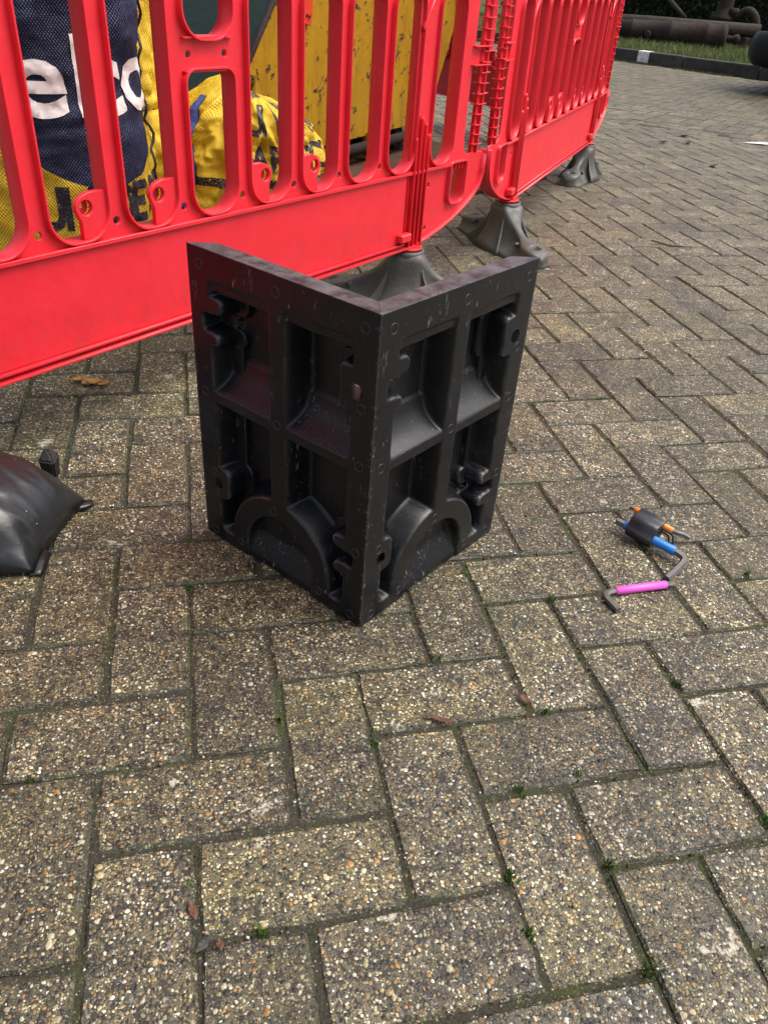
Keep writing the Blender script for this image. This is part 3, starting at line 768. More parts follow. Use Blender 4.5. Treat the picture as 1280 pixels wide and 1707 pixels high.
class Sack:
    """closed sack surface around a vertical axis, phi=0 faces along `face`"""
    def __init__(s, cs, coff, a, b, H, prof, face, amp, seed, fold=None, ex=2.4):
        s.c = np.array(bpos(cs, coff)); s.a, s.b, s.H, s.prof, s.amp, s.seed, s.ex = a, b, H, prof, amp, seed, ex
        f = np.array([face[0], face[1], 0.0]); s.f = f/np.linalg.norm(f); s.r = np.array([-s.f[1], s.f[0], 0.0]); s.fold = fold
    def rad(s, phi):
        c, q = abs(math.cos(phi)), abs(math.sin(phi))
        return (((c/s.b)**s.ex+(q/s.a)**s.ex)**(-1/s.ex))
    def pt(s, phi, z, off=0.0):
        R = s.rad(phi)*s.prof(z, phi)
        n = mfractal(Vector((math.cos(phi)*3.0+s.seed, math.sin(phi)*3.0, z*9)), 0.8, 2.1, 4)
        n2 = mnoise(Vector((phi*2.0, s.seed*3.3, z*46)))
        R += s.amp*n*min(1, R/0.08)+s.amp*0.22*n2
        if s.fold: R += s.fold(phi, z)
        R += off
        p = s.f*(R*math.cos(phi))+s.r*(R*math.sin(phi))
        return np.array([p[0], p[1], max(0.003, z)])
    def mesh(s, name, nphi=150, nz=110):
        v, f, uv = [], [], []
        for j in range(nz+1):
            z = s.H*(1-(1-j/nz)**1.25) if j < nz else s.H
            for i in range(nphi):
                ph = -math.pi+2*math.pi*i/nphi; v.append(s.pt(ph, z)); uv.append((ph*s.a, z, 0))
        for j in range(nz):
            for i in range(nphi):
                f.append((j*nphi+i, j*nphi+(i+1) % nphi, (j+1)*nphi+(i+1) % nphi, (j+1)*nphi+i))
        f.append(tuple(nz*nphi+i for i in range(nphi)))
        me = mesh(name, v, f, True)
        at = me.attributes.new('buv', 'FLOAT_VECTOR', 'POINT'); at.data.foreach_set('vector', np.array(uv, np.float32).ravel())
        return me
    def text(s, name, body, size, u0, z0, xs=1.0, bold=0.0, off=0.0016, slant=0.0, space=1.0):
        cu = bpy.data.curves.new(name, 'FONT'); cu.body = body; cu.size = size; cu.offset = bold; cu.resolution_u = 4; cu.space_character = space
        o = bpy.data.objects.new(name+'_t', cu); COL.objects.link(o)
        me = ev_mesh(o, name); bpy.data.objects.remove(o); bpy.data.curves.remove(cu)
        bm = bmesh.new(); bm.from_mesh(me)
        xs_ = [q.co.x for q in bm.verts]; ys_ = [q.co.y for q in bm.verts]
        for ax, lo, hi in ((0, min(xs_), max(xs_)), (1, min(ys_), max(ys_))):
            k = lo+0.006
            while k < hi:
                co = (k, 0, 0) if ax == 0 else (0, k, 0); no = (1, 0, 0) if ax == 0 else (0, 1, 0)
                bmesh.ops.bisect_plane(bm, geom=bm.verts[:]+bm.edges[:]+bm.faces[:], plane_co=co, plane_no=no); k += 0.008
        bmesh.ops.triangulate(bm, faces=bm.faces[:])
        for q in bm.verts:
            x, y = q.co.x*xs, q.co.y
            q.co = Vector(s.pt((u0+x)/s.a, z0+y+slant*x, off))
        bm.normal_update(); bm.to_mesh(me); bm.free(); me.materials.clear()
        me.polygons.foreach_set('use_smooth', [True]*len(me.polygons)); return me
def tocam(cs, coff):
    p = np.array(bpos(cs, coff)); return CAMC[:2]-p[:2]
# navy and yellow upright sack
def prof_up(z, phi):
    t = z/0.95
    return (0.90+0.10*math.sin(min(1, z/0.16)*math.pi/2))*(1.0-0.10*max(0, t-0.55)) + 0.018*math.sin(z*21+1.0)+0.02*math.sin(z*9)
def fold_navy(phi, z):
    k = 0.0
    for zc, a, w in ((0.425, 0.007, 0.011), (0.398, 0.008, 0.010), (0.372, 0.006, 0.009)):
        k += a*math.exp(-((z-zc-0.02*phi)/w)**2)*math.exp(-((phi-0.05)/0.5)**2)
    return k
sk = Sack(-0.622, 0.62, 0.232, 0.215, 0.95, prof_up, tocam(-0.622, 0.62), 0.012, 1.3, fold_navy)
nb = tag(empty('bulk_bag', sk.c), 'navy and yellow woven bag with large white lettering, upright behind the barrier', 'bag')
obj('sack', sk.mesh('sack'), nb, M_NAVYBAG)
for ch, u_, bo_ in (('e', -0.054, 0.0052), ('l', 0.079, 0.0045), ('c', 0.106, 0.0052), ('o', 0.203, 0.0045)):
    obj('letter', sk.text('letter', ch, 0.200, u_, 0.441, 1.30 if ch == 'e' else 1.14, bo_), nb, M_WHITEPRINT)
for i, ch in enumerate('BUILDERS'):
    obj('small_letter', sk.text('small_letter', ch, 0.118, -0.083+0.0525*i, 0.220, 0.70, 0.0046, 0.0014), nb, M_NAVYPRINT)
seam = [sk.pt(1.36+0.05*math.sin(k*0.9), 0.02+k*0.0156, 0.006+0.004*math.sin(k*1.7)) for k in range(58)]
obj('seam', tube_pts('seam', seam, 0.0032, 8), nb, M_NAVYPRINT)
# tall yellow bag behind
def prof_tall(z, phi): return 0.95+0.04*math.sin(z*7+phi*2)-0.05*z
sk3 = Sack(-0.175, 1.02, 0.225, 0.20, 0.88, prof_tall, tocam(-0.175, 1.02), 0.022, 4.2, lambda ph, z: -0.010*math.exp(-((z-0.40)/0.006)**2)-0.010*math.exp(-((z-0.36)/0.006)**2), 2.8)
yb = tag(empty('bulk_bag', sk3.c), 'tall plain yellow woven bag behind the navy lettered bag', 'bag')
obj('sack', sk3.mesh('sack'), yb, M_YELBAG)
M_STITCH = plain('dark_stitching', (0.03, 0.02, 0.01), 0.8)
for zz in (0.40, 0.36):
    obj('seam', tube_pts('seam', [sk3.pt(-1.4+k*0.06, zz, 0.001) for k in range(48)], 0.0016, 6), yb, M_STITCH)
# slumped yellow bag
def prof_sl(z, phi):
    t = min(1, max(0, z/(0.425+0.035*math.cos(phi+1.5)))); return (max(0.0, 1-t**3.6))**0.5*1.02+0.01
def fold_sl(phi, z):
    k = 0.0
    for p0, sl, a, w in ((0.15, 1.9, 0.022, 0.06), (0.55, -1.6, 0.024, 0.06), (0.9, 1.4, 0.026, 0.07), (-0.3, -1.8, 0.022, 0.07), (1.25, -0.9, 0.020, 0.06), (-0.75, 2.2, 0.024, 0.07), (0.3, -3.0, 0.018, 0.05)):
        d = phi-p0-sl*(z-0.33); k += a*math.exp(-(d/w)**2)*math.sin(min(1, z/0.3)*1.5)
    return k
sk2 = Sack(0.095, 0.68, 0.232, 0.20, 0.455, prof_sl, tocam(0.110, 0.68), 0.030, 9.1, fold_sl, 2.3)
sb2 = tag(empty('bulk_bag', sk2.c), 'slumped yellow woven bag with worn navy lettering in front of the skip', 'bag')
obj('sack', sk2.mesh('sack', 190, 130), sb2, M_STRBAG)
for row, (txt, z0, sz, u0, st) in enumerate((('BUILDERS', 0.325, 0.098, -0.075, 0.060), ('WAREHOUSE', 0.235, 0.088, -0.050, 0.060))):
    for i, ch in enumerate(txt):
        obj('small_letter', sk2.text('small_letter', ch, sz, u0+i*st, z0, 0.95, 0.0032, 0.0016), sb2, M_NAVYPRINT)
t = NT('blue_webbing'); uvb = t.coord()
M_BLUE = t.set(t.mix(t.mapr(t.noise(uvb, 200, 3), 0.4, 0.6), (0.016, 0.030, 0.20), (0.05, 0.08, 0.34)), 0.6, 0, t.bump(t.noise(uvb, 420, 2), 0.002))
sv, sf = [], []
for k in range(40):
    z = 0.10+k*0.0078; cphi = -0.92+0.10*math.sin(k*0.12)
    for j, dp in enumerate((-0.085, 0.0, 0.085)): sv.append(sk2.pt(cphi+dp, z, 0.010+0.006*(j == 1)))
    for dp in (0.085, -0.085): sv.append(sk2.pt(cphi+dp, z, 0.004))
for k in range(39):
    for j in range(5): sf.append((k*5+j, k*5+(j+1) % 5, (k+1)*5+(j+1) % 5, (k+1)*5+j))
obj('strap', mesh('strap', sv, sf, True), sb2, M_BLUE)

# ================================================================== SKIP, GREEN CONTAINER, STEEL PLATE
def yellow_paint():
    t = NT('chipped_yellow_paint'); p = t.coord()
    c = t.mix(t.mapr(t.noise(p, 5, 6, 0.7), 0.3, 0.75), (0.32, 0.165, 0.004), (0.44, 0.245, 0.008))
    st = t.noise(t.vmath('MULTIPLY', p, (22, 22, 5)), 1.0, 5, 0.7)
    c = t.mix(t.mapr(st, 0.50, 0.72, 0, 0.6), c, (0.11, 0.048, 0.008))
    rot = t.n.new('ShaderNodeVectorRotate'); rot.rotation_type = 'EULER_XYZ'; t.put(rot.inputs['Vector'], p); rot.inputs['Rotation'].default_value = (0.0, 0.7, 0.85)
    sc = t.noise(t.vmath('MULTIPLY', rot.outputs[0], (30, 9, 9)), 1.3, 7, 0.72)
    chip = t.mapr(sc, 0.59, 0.605)
    big = t.mapr(t.noise(p, 11, 7, 0.7), 0.625, 0.64); chip = t.math('MAXIMUM', chip, big)
    rust = t.mix(t.noise(p, 60, 5), (0.018, 0.009, 0.006), (0.085, 0.030, 0.010))
    c = t.mix(chip, c, rust)
    return t.set(c, t.mapr(chip, 0, 1, 0.45, 0.85), 0, t.bump(t.math('ADD', t.math('MULTIPLY', chip, -0.6), t.noise(p, 35, 5)), 0.003, 0.8), 0.4)
M_SKIP = yellow_paint()
def rust_mat(name, a, b, scale=18):
    t = NT(name); p = t.coord(); c = t.ramp(t.noise(p, scale, 8, 0.75), [(0.3, a), (0.55, tuple((x+y)/2 for x, y in zip(a, b))), (0.75, b)])
    return t.set(c, 0.82, 0.15, t.bump(t.noise(p, scale*5, 6, 0.7), 0.004, 0.9), 0.3)
M_RUST = rust_mat('rusty_iron', (0.012, 0.008, 0.0075), (0.050, 0.030, 0.025))
M_RUSTBAR = rust_mat('dark_greasy_steel', (0.006, 0.005, 0.005), (0.035, 0.022, 0.016))
sp0 = np.array([0.571, 3.086, 0.10]); sdir2 = np.array([math.cos(R_(49.3)), math.sin(R_(49.3)), 0]); sn = np.array([-sdir2[1], sdir2[0], 0])
lean = np.array([sn[0], sn[1], 0])      # face plane, vertical
def sk_at(x, y): return hit(x, y, sp0, sn)
def edge_line(a, b, z):
    A, B = sk_at(*a), sk_at(*b); k = (z-A[2])/(B[2]-A[2]); return A+(B-A)*k
zb, zt = 0.115, 0.86
BL = edge_line((405, 120), (455, 0), zb); TL = edge_line((405, 120), (455, 0), zt)
BRr = edge_line((712, 200), (742, 145), zb); TRr = BRr+sdir2*0.42; TRr[2] = zt
skip = tag(empty('skip', (sp0[0], sp0[1], 0)), 'chipped yellow steel skip with rusty edges behind the slumped bag', 'skip')
def rel(p): return (p[0]-sp0[0], p[1]-sp0[1], p[2])
dep = sn*0.80
def slab(name, quad, th, nrm, mat, parent, bev=0.003):
    q = [np.asarray(p, float) for p in quad]; n = np.asarray(nrm, float)*th
    v = [p for p in q]+[p+n for p in q]; f = [(0, 1, 2, 3), (7, 6, 5, 4)]+[(i, i+4, (i+1) % 4+4, (i+1) % 4) for i in range(4)]
    bm = bmesh.new(); vs_ = [bm.verts.new(p) for p in v]
    for g_ in f: bm.faces.new([vs_[i] for i in g_])
    bmesh.ops.recalc_face_normals(bm, faces=bm.faces[:])
    if bev: bmesh.ops.bevel(bm, geom=bm.edges[:], offset=bev, segments=1, affect='EDGES')
    me = bpy.data.meshes.new(name); bm.to_mesh(me); bm.free(); return obj(name, me, parent, mat)
fw = [rel(BL), rel(BRr), rel(TRr), rel(TL)]
slab('side_wall', fw, 0.006, sn, M_SKIP, skip)
slab('back_wall', [tuple(np.array(p)+dep) for p in fw], 0.006, sn, M_SKIP, skip)
e1 = np.array(fw[1]); e2 = np.array(fw[2]); slab('end_wall', [e1+sn*0.007, e1+dep, e2+dep, e2+sn*0.007], 0.006, sdir2*-1, M_SKIP, skip)
t = NT('dark_green_paint'); p_ = t.coord()
M_GREEN = t.set(t.mix(t.mapr(t.noise(p_, 6, 6, 0.7), 0.35, 0.75), (0.003, 0.010, 0.007), (0.008, 0.022, 0.015)), 0.42, 0, t.bump(t.noise(p_, 20, 5), 0.003), 0.4)
e1 = np.array(fw[0]); e2 = np.array(fw[3]); tag(slab('end_wall', [e1+sn*0.007, e1+dep, e2+dep, e2+sn*0.007], 0.006, sdir2, M_GREEN, skip), 'dark green end wall of the skip')
slab('floor', [np.array(fw[0])+[0, 0, .002]+sn*0.008, np.array(fw[1])+[0, 0, .002]+sn*0.008, np.array(fw[1])+dep+[0, 0, .002], np.array(fw[0])+dep+[0, 0, .002]], 0.006, np.array([0, 0, 1.0]), M_SKIP, skip)
a_, b_ = np.array(fw[0]), np.array(fw[1])
obj('base_bar', tube_pts('base_bar', [a_+sdir2*0.05-sn*0.02-[0, 0, 0.035], b_-sdir2*0.02-sn*0.02-[0, 0, 0.035]], 0.022, 12), skip, M_RUSTBAR)
obj('edge_strip', tube_pts('edge_strip', [np.array(fw[0])-sn*0.003, np.array(fw[3])-sn*0.003], 0.010, 8), skip, M_RUST)
for fx in (0.12, 0.40, 0.66, 0.92):
    c_ = a_+(b_-a_)*fx
    obj('support_bracket', box_me('support_bracket', 0.05, 0.06, 0.10, c_-sn*0.01+[0, 0, -0.030], 0.006, 1, Matrix.Rotation(R_(49.3), 4, 'Z')), skip, M_SKIP)
for fx in (0.15, 0.85):
    c_ = a_+(b_-a_)*fx+sn*0.4
    obj('runner', box_me('runner', 0.08, 0.76, 0.086, (c_[0], c_[1], 0.064), 0.004, 1, Matrix.Rotation(R_(49.3), 4, 'Z')), skip, M_RUSTBAR)
# red tag hanging on the skip
tp = sk_at(507, 14); tp = tp-sn*0.012
M_TAG = plain('red_orange_plastic', (0.62, 0.05, 0.02), 0.4)
rtag = plate('red_tag', [[(-0.028, -0.040), (0.020, -0.052), (0.034, -0.020), (0.030, 0.070), (-0.030, 0.075)], circle(0.0, 0.05, 0.008, 12)], 0.006, 0, 0.001)
rt = obj('red_tag', rtag, None, M_TAG); rt.location = tp; rt.rotation_euler = (0, 0, R_(49.3)); tag(rt, 'small red plastic tag hanging on the yellow skip', 'tag')
for k in range(2):
    obj('rivet', lathe('rivet', [(0.0055, -0.006), (0.005, -0.008), (0.002, -0.009)], 10, 'Y'), rt, M_RUST, loc=(0.010-0.016*k, 0, -0.022+0.004*k))
# steel plate on the paving
M_PLATE = rust_mat('rusty_plate', (0.040, 0.017, 0.010), (0.115, 0.058, 0.034), 5)
pq = [(0.22, 2.055, 0.004), (1.40, 2.915, 0.004), (1.08, 3.62, 0.004), (0.30, 4.1, 0.004), (-0.55, 3.15, 0.004)]
bm = bmesh.new(); vs_ = [bm.verts.new(p) for p in pq]+[bm.verts.new((p[0], p[1], 0.016)) for p in pq]
bm.faces.new(vs_[:5][::-1]); bm.faces.new(vs_[5:])
for i in range(5): bm.faces.new((vs_[i], vs_[(i+1) % 5], vs_[(i+1) % 5+5], vs_[i+5]))
me = bpy.data.meshes.new('steel_plate'); bm.to_mesh(me); bm.free()
tag(obj('steel_plate', me, None, M_PLATE), 'flat rusty brown steel plate lying on the paving under the skip', 'plate')

# ================================================================== SANDBAG
def sandbag_mat():
    t = NT('black_vinyl'); p = t.coord()
    c = t.mix(t.mapr(t.noise(p, 9, 5), 0.3, 0.7), (0.008, 0.0085, 0.0095), (0.015, 0.0155, 0.017))
    d = t.mapr(t.noise(p, 22, 8, 0.8), 0.58, 0.76, 0, 0.4)
    c = t.mix(d, c, (0.09, 0.082, 0.066))
    v = t.voro(p, 170); sp = t.math('MULTIPLY', t.math('GREATER_THAN', t.sep(v[1], True)[0], 0.975), t.mapr(v[0], 0.10, 0.2, 1, 0)); c = t.mix(sp, c, (0.6, 0.6, 0.56))
    return t.set(c, t.math('ADD', 0.30, t.math('MULTIPLY', d, 0.6)), 0, t.bump(t.noise(p, 14, 4), 0.004, 0.7), 0.5)
M_VINYL = sandbag_mat()
ca, cb = np.array([-0.357, 0.512]), np.array([-0.408, 0.350])
ax = np.array([-0.955, 0.297]); cx_ = (ca+cb)/2
Ls, n_u, n_v = 0.44, 80, 60
def pillow(u, v, top):
    # u 0 (right end seam) .. 1 (left end), v -1..1 across ; pinched corners
    mid = math.sin(math.pi*min(1, max(0, u)))**0.85
    hw_ = 0.090+0.040*mid
    endbow = 0.004*(1-v*v)*(1 if u < 0.5 else -1)*abs(2*u-1)**3
    x = u*Ls+endbow
    y = v*hw_
    ed = (1-abs(2*u-1)**3.2)**0.60*(1-abs(v)**2.6)**0.60
    h = 0.112*ed
    w = 0.004*mfractal(Vector((u*4, v*2.2, 3.3)), 0.9, 2.0, 4)*min(1, ed*2.2)
    fold = 0.003*math.exp(-((v+0.55+1.6*(u-0.10))/0.16)**2)*math.exp(-((u-0.14)/0.13)**2)
    fold -= 0.006*math.exp(-((v+0.86+1.0*(u-0.10))/0.11)**2)*math.exp(-((u-0.15)/0.11)**2)
    fold += 0.004*math.exp(-((v-0.5-1.4*(u-0.1))/0.12)**2)*math.exp(-((u-0.12)/0.12)**2)
    zc = 0.006
    z = zc+(h+w+fold*min(1, ed*3)) if top else max(0.0015, zc-0.010*ed)
    # left half rides up on the barrier foot
    z += 0.028*max(0, u-0.25)**1.2 if top else 0
    return x, y, z
yv = np.array([ca[0]-cb[0], ca[1]-cb[1]]); yv = yv/np.linalg.norm(yv)
V_, F_ = [], []
for top in (True, False):
    for i in range(n_u+1):
        for j in range(n_v+1):
            x, y, z = pillow(i/n_u, -1+2*j/n_v, top); p = ax*x+yv*y
            V_.append((p[0], p[1], z))
nn = (n_u+1)*(n_v+1)
for i in range(n_u):
    for j in range(n_v):
        a = i*(n_v+1)+j; F_.append((a, a+1, a+n_v+2, a+n_v+1)); F_.append((nn+a, nn+a+n_v+1, nn+a+n_v+2, nn+a+1))
me = mesh('body', V_, F_, True)
bm = bmesh.new(); bm.from_mesh(me); bmesh.ops.remove_doubles(bm, verts=bm.verts[:], dist=0.0022); bm.to_mesh(me); bm.free()
sbag = tag(empty('sandbag', (cx_[0], cx_[1], 0)), 'black vinyl sandbag slumped on the paving at the left edge', 'sandbag')
obj('body', me, sbag, M_VINYL)
def ear(p, d, name):
    d = np.array(d)/np.linalg.norm(d); s_ = np.array([-d[1], d[0]])
    v = []
    for k, (t_2, w_, h_) in enumerate(((-0.034, 0.020, 0.010), (-0.010, 0.014, 0.006), (0.004, 0.011, 0.0035), (0.012, 0.008, 0.002))):
        for sx, sz in ((-1, 0), (-0.6, 1), (0.6, 1), (1, 0)):
            q = np.array(p)+d*t_2+s_*w_*sx; v.append((q[0]-cx_[0], q[1]-cx_[1], 0.002+h_*sz*(1.1 if sx > 0 else 0.8)))
    f = []
    for k in range(3):
        for j in range(3): f.append((k*4+j, k*4+j+1, k*4+j+5, k*4+j+4))
    f.append((12, 13, 14, 15)); f.append((3, 2, 1, 0)); 
    for k in range(3): f.append((k*4+3, k*4, k*4+4, k*4+7))
    obj(name, mesh(name, v, f, True), sbag, M_VINYL)
ear(ca, (0.85, 0.35), 'corner_ear'); ear(cb+np.array([0.0, 0.004]), (0.10, -0.95), 'corner_ear')
# folded strap end beyond the bag
hp = gpt(82, 772, 0.03)
hv = [(-0.014, -0.012, 0.0), (0.010, -0.016, 0.0), (0.016, 0.010, 0.0), (-0.010, 0.014, 0.0), (-0.018, -0.014, 0.046), (0.012, -0.020, 0.040), (0.022, 0.008, 0.050), (-0.008, 0.016, 0.058), (0.004, -0.004, 0.057)]
hv = [(a*0.8, b*0.8, c*0.85) for a, b, c in hv]
hf = [(3, 2, 1, 0), (0, 1, 5, 4), (1, 2, 6, 5), (2, 3, 7, 6), (3, 0, 4, 7), (4, 5, 8), (5, 6, 8), (6, 7, 8), (7, 4, 8)]
hme = mesh('handle_loop', hv, hf); bm = bmesh.new(); bm.from_mesh(hme); bmesh.ops.bevel(bm, geom=bm.edges[:], offset=0.0025, segments=2, affect='EDGES'); bm.to_mesh(hme); bm.free()
t = NT('black_webbing'); p_ = t.coord()
M_WEB = t.set(t.mix(t.noise(p_, 200, 3), (0.002, 0.002, 0.002), (0.007, 0.006, 0.006)), 0.7, 0, t.bump(t.noise(p_, 240, 3), 0.002))
obj('handle_loop', hme, sbag, M_WEB, loc=(hp[0]-cx_[0], hp[1]-cx_[1], 0.004))

# ================================================================== HEX KEYS
def sleeve_mat(name, col):
    t = NT(name); p = t.coord(); c = t.mix(t.mapr(t.noise(p, 220, 4, 0.7), 0.58, 0.72, 0, 0.35), col, tuple(x*0.4 for x in col)); return t.set(c, 0.42, 0, None, 0.5)
M_SBLUE = sleeve_mat('blue_sleeve', (0.010, 0.16, 0.48)); M_SOR = sleeve_mat('orange_sleeve', (0.75, 0.22, 0.02)); M_SPK = sleeve_mat('magenta_sleeve', (0.70, 0.09, 0.50))
M_STEEL = plain('dull_steel', (0.13, 0.122, 0.115), 0.55, 0.5, 0.2, 120)
M_PHOS = plain('dark_steel', (0.06, 0.055, 0.05), 0.45, 0.5, 0.2, 120)
M_INK = plain('dark_ink', (0.004, 0.03, 0.10), 0.5)
def smooth_path(pts, n=8):
    P = [Vector(p) for p in pts]; out = []
    for i in range(len(P)-1):
        p0, p1, p2, p3 = P[max(i-1, 0)], P[i], P[i+1], P[min(i+2, len(P)-1)]
        for k in range(n):
            t = k/n; out.append(0.5*((2*p1)+(-p0+p2)*t+(2*p0-5*p1+4*p2-p3)*t*t+(-p0+3*p1-3*p2+p3)*t**3))
    out.append(P[-1]); return out
def hexkey(label, path, r, sl, slmat, mat=M_STEEL, group='coloured hex keys'):
    o = np.array(path[0]); root = tag(empty('hex_key', o), label, 'hex key', group)
    pp = smooth_path([np.array(p)-o for p in path], 6)
    obj('shaft', tube_pts('shaft', pp, r, 6, True, False, 0.3), root, mat)
    if sl is not None:
        a, b = np.array(sl[0])-o, np.array(sl[1])-o
        s = obj('sleeve', tube_pts('sleeve', [a, a+(b-a)*0.01, a+(b-a)*0.99, b], [r*1.1, r*1.26, r*1.26, r*1.1], 16), root, slmat)
        return root, s
    return root, None
bt = np.array([0.4745, 0.3415, 0.021]); bs = np.array([0.534, 0.258, 0.0165]); bd = (bs-bt)/np.linalg.norm(bs-bt)
kb, ks = hexkey('blue sleeved hex key, the thickest one, stuck through the black holder', [bt, bt+bd*0.03, bt+bd*0.07, bs-bd*0.004, (0.5405, 0.246, 0.0145), (0.537, 0.237, 0.012), (0.522, 0.2265, 0.0085), (0.494, 0.2085, 0.0065)], 0.0060, (bt+bd*0.014, bs), M_SBLUE)
ot = np.array([0.5015, 0.3545, 0.037]); oc = np.array([0.5405, 0.286, 0.0345]); od = (oc-ot)/np.linalg.norm(oc-ot)
hexkey('orange sleeved hex key in the top slot of the black holder', [ot, ot+od*0.02, ot+od*0.05, oc, (0.549, 0.279, 0.034), (0.556, 0.2765, 0.032), (0.5625, 0.272, 0.029)], 0.0040, (ot+od*0.008, oc), M_SOR)
hexkey('pink sleeved hex key lying loose on the paving below the holder', [(0.4965, 0.1968, 0.0062), (0.470, 0.1975, 0.0062), (0.430, 0.1950, 0.0062), (0.400, 0.1938, 0.0062), (0.3885, 0.1905, 0.0062), (0.3838, 0.181, 0.006), (0.3865, 0.167, 0.0055), (0.389, 0.155, 0.0052)], 0.0049, ((0.4035, 0.1942, 0.0062), (0.487, 0.1972, 0.0062)), M_SPK)
for k, (dz, dx) in enumerate(((0.030, 0.0), (0.0265, -0.004))):
    a = np.array([0.527+dx, 0.305-dx, dz]); hexkey(('small' if k else 'thin')+' bare dark hex key in the middle of the black holder', [a-od*0.03, a, a+od*0.022, a+od*0.027+[0, 0, -0.004], a+od*0.028+[0.001, -0.002, -0.016]], 0.0016, None, None, M_PHOS)
# holder: lobed block on the blue and orange axes
hc = (bt+bd*0.050+ot+od*0.033)/2; hd = (bd+od); hd = hd/np.linalg.norm(hd); across = (ot+od*0.030)-(bt+bd*0.047); across = across-hd*across.dot(hd) if hasattr(across, 'dot') else across
al = np.linalg.norm(across); across = across/al; nrm_ = np.cross(hd, across)
def holder():
    n = 40; prof = []
    for i in range(n):
        a = 2*math.pi*i/n; c, s = math.cos(a), math.sin(a)
        x = c*(0.5*al+0.0105)-0.002; y = s*(0.0150-0.0035*c)+0.0022*math.sin(5*a); prof.append((x, y))
    v, f = [], []
    L = 0.045
    for k, (z, sc) in enumerate(((-L/2, 0.93), (-L/2+0.002, 1), (L/2-0.002, 1), (L/2, 0.93))):
        for x, y in prof: v.append(across*x*sc+nrm_*y*sc+hd*z)
    for k in range(3):
        for i in range(n): f.append((k*n+i, k*n+(i+1) % n, (k+1)*n+(i+1) % n, (k+1)*n+i))
    f.append(tuple(range(n))[::-1]); f.append(tuple(3*n+i for i in range(n)))
    return mesh('body', v, f, True)
M_HOLD = plain('black_holder_plastic', (0.018, 0.018, 0.02), 0.38)
M_HOLDEND = plain('grey_holder_face', (0.045, 0.045, 0.045), 0.5)
M_DARK = plain('dark_hole', (0.003, 0.003, 0.003), 0.9)
ho = tag(empty('hex_key_holder', hc), 'black plastic hex key holder lying on the paving with keys sticking out', 'key holder')
obj('body', holder(), ho, M_HOLD)
for k, x in enumerate((0.002, -0.006)):
    c_ = hd*0.0222+across*x; obj('socket', tube_pts('socket', [c_-hd*0.002, c_+hd*0.0012], 0.0034, 14), ho, M_DARK)
def face_ring():
    n = 40; v, f = [], []
    for sc in (0.95, 0.80):
        for i in range(n):
            a = 2*math.pi*i/n; c, s = math.cos(a), math.sin(a); v.append(across*((c*(0.5*al+0.0105)-0.002)*sc)+nrm_*((s*(0.0150-0.0035*c)+0.0022*math.sin(5*a))*sc)+hd*0.0229)
    for i in range(n): f.append((i, (i+1) % n, n+(i+1) % n, n+i))
    return mesh('end_rim', v, f)
obj('end_rim', face_ring(), ho, M_HOLDEND)
# printed marks on the sleeves
side = np.cross(bd, [0, 0, 1.0]); side /= np.linalg.norm(side); upv = np.cross(side, bd)
for k in range(7):
    c_ = bt+bd*(0.074+0.0034*k)+upv*0.0071-bt
    obj('ink_mark', box_me('ink_mark', 0.0012, 0.0045 if k % 3 else 0.003, 0.0006, (0, 0, 0)), kb, M_INK, loc=c_, rot=Matrix((bd, side, upv)).transposed().to_euler())

# ================================================================== FAR: KERB, VERGE, CANNON, HEDGE, CAR
kerb = tag(empty('kerb', (KA[0], KA[1], 0), math.atan2(KD[1], KD[0])), kind='structure')
t = NT('old_concrete_kerb'); p_ = t.pos()
M_KERB = t.set(t.mix(t.mapr(t.noise(p_, 6, 7, 0.75), 0.35, 0.7), (0.030, 0.030, 0.027), (0.075, 0.072, 0.064)), 0.85, 0, t.bump(t.noise(p_, 60, 5), 0.004), 0.3)
M_WHITE = plain('worn_white_paint', (0.62, 0.62, 0.60), 0.7, 0, 0.35, 25)
ky = 1 if (KN @ np.array([-KD[1], KD[0]])) > 0 else -1
kme = box_me('kerbstone', 0.905, 0.125, 0.26, (0, ky*0.0625, 0.0), 0.012, 2); kme.materials.append(M_KERB)
joint_s = ((gpt(1183, 112)[:2]-KA)@KD)
for i in range(-9, 13):
    s_ = joint_s+(i+0.5)*0.915
    k = obj('kerbstone', kme, kerb); k.location = (s_, 0, rng.normal(0, 0.003)); k.rotation_euler = (0, rng.normal(0, 0.003), rng.normal(0, 0.003))
ws = ((gpt(1076, 100)[:2]-KA)@KD)+0.24
obj('paint_mark', box_me('paint_mark', 0.155, 0.133, 0.266, (ws, ky*0.0625, 0.0), 0.012, 2), kerb, M_WHITE)
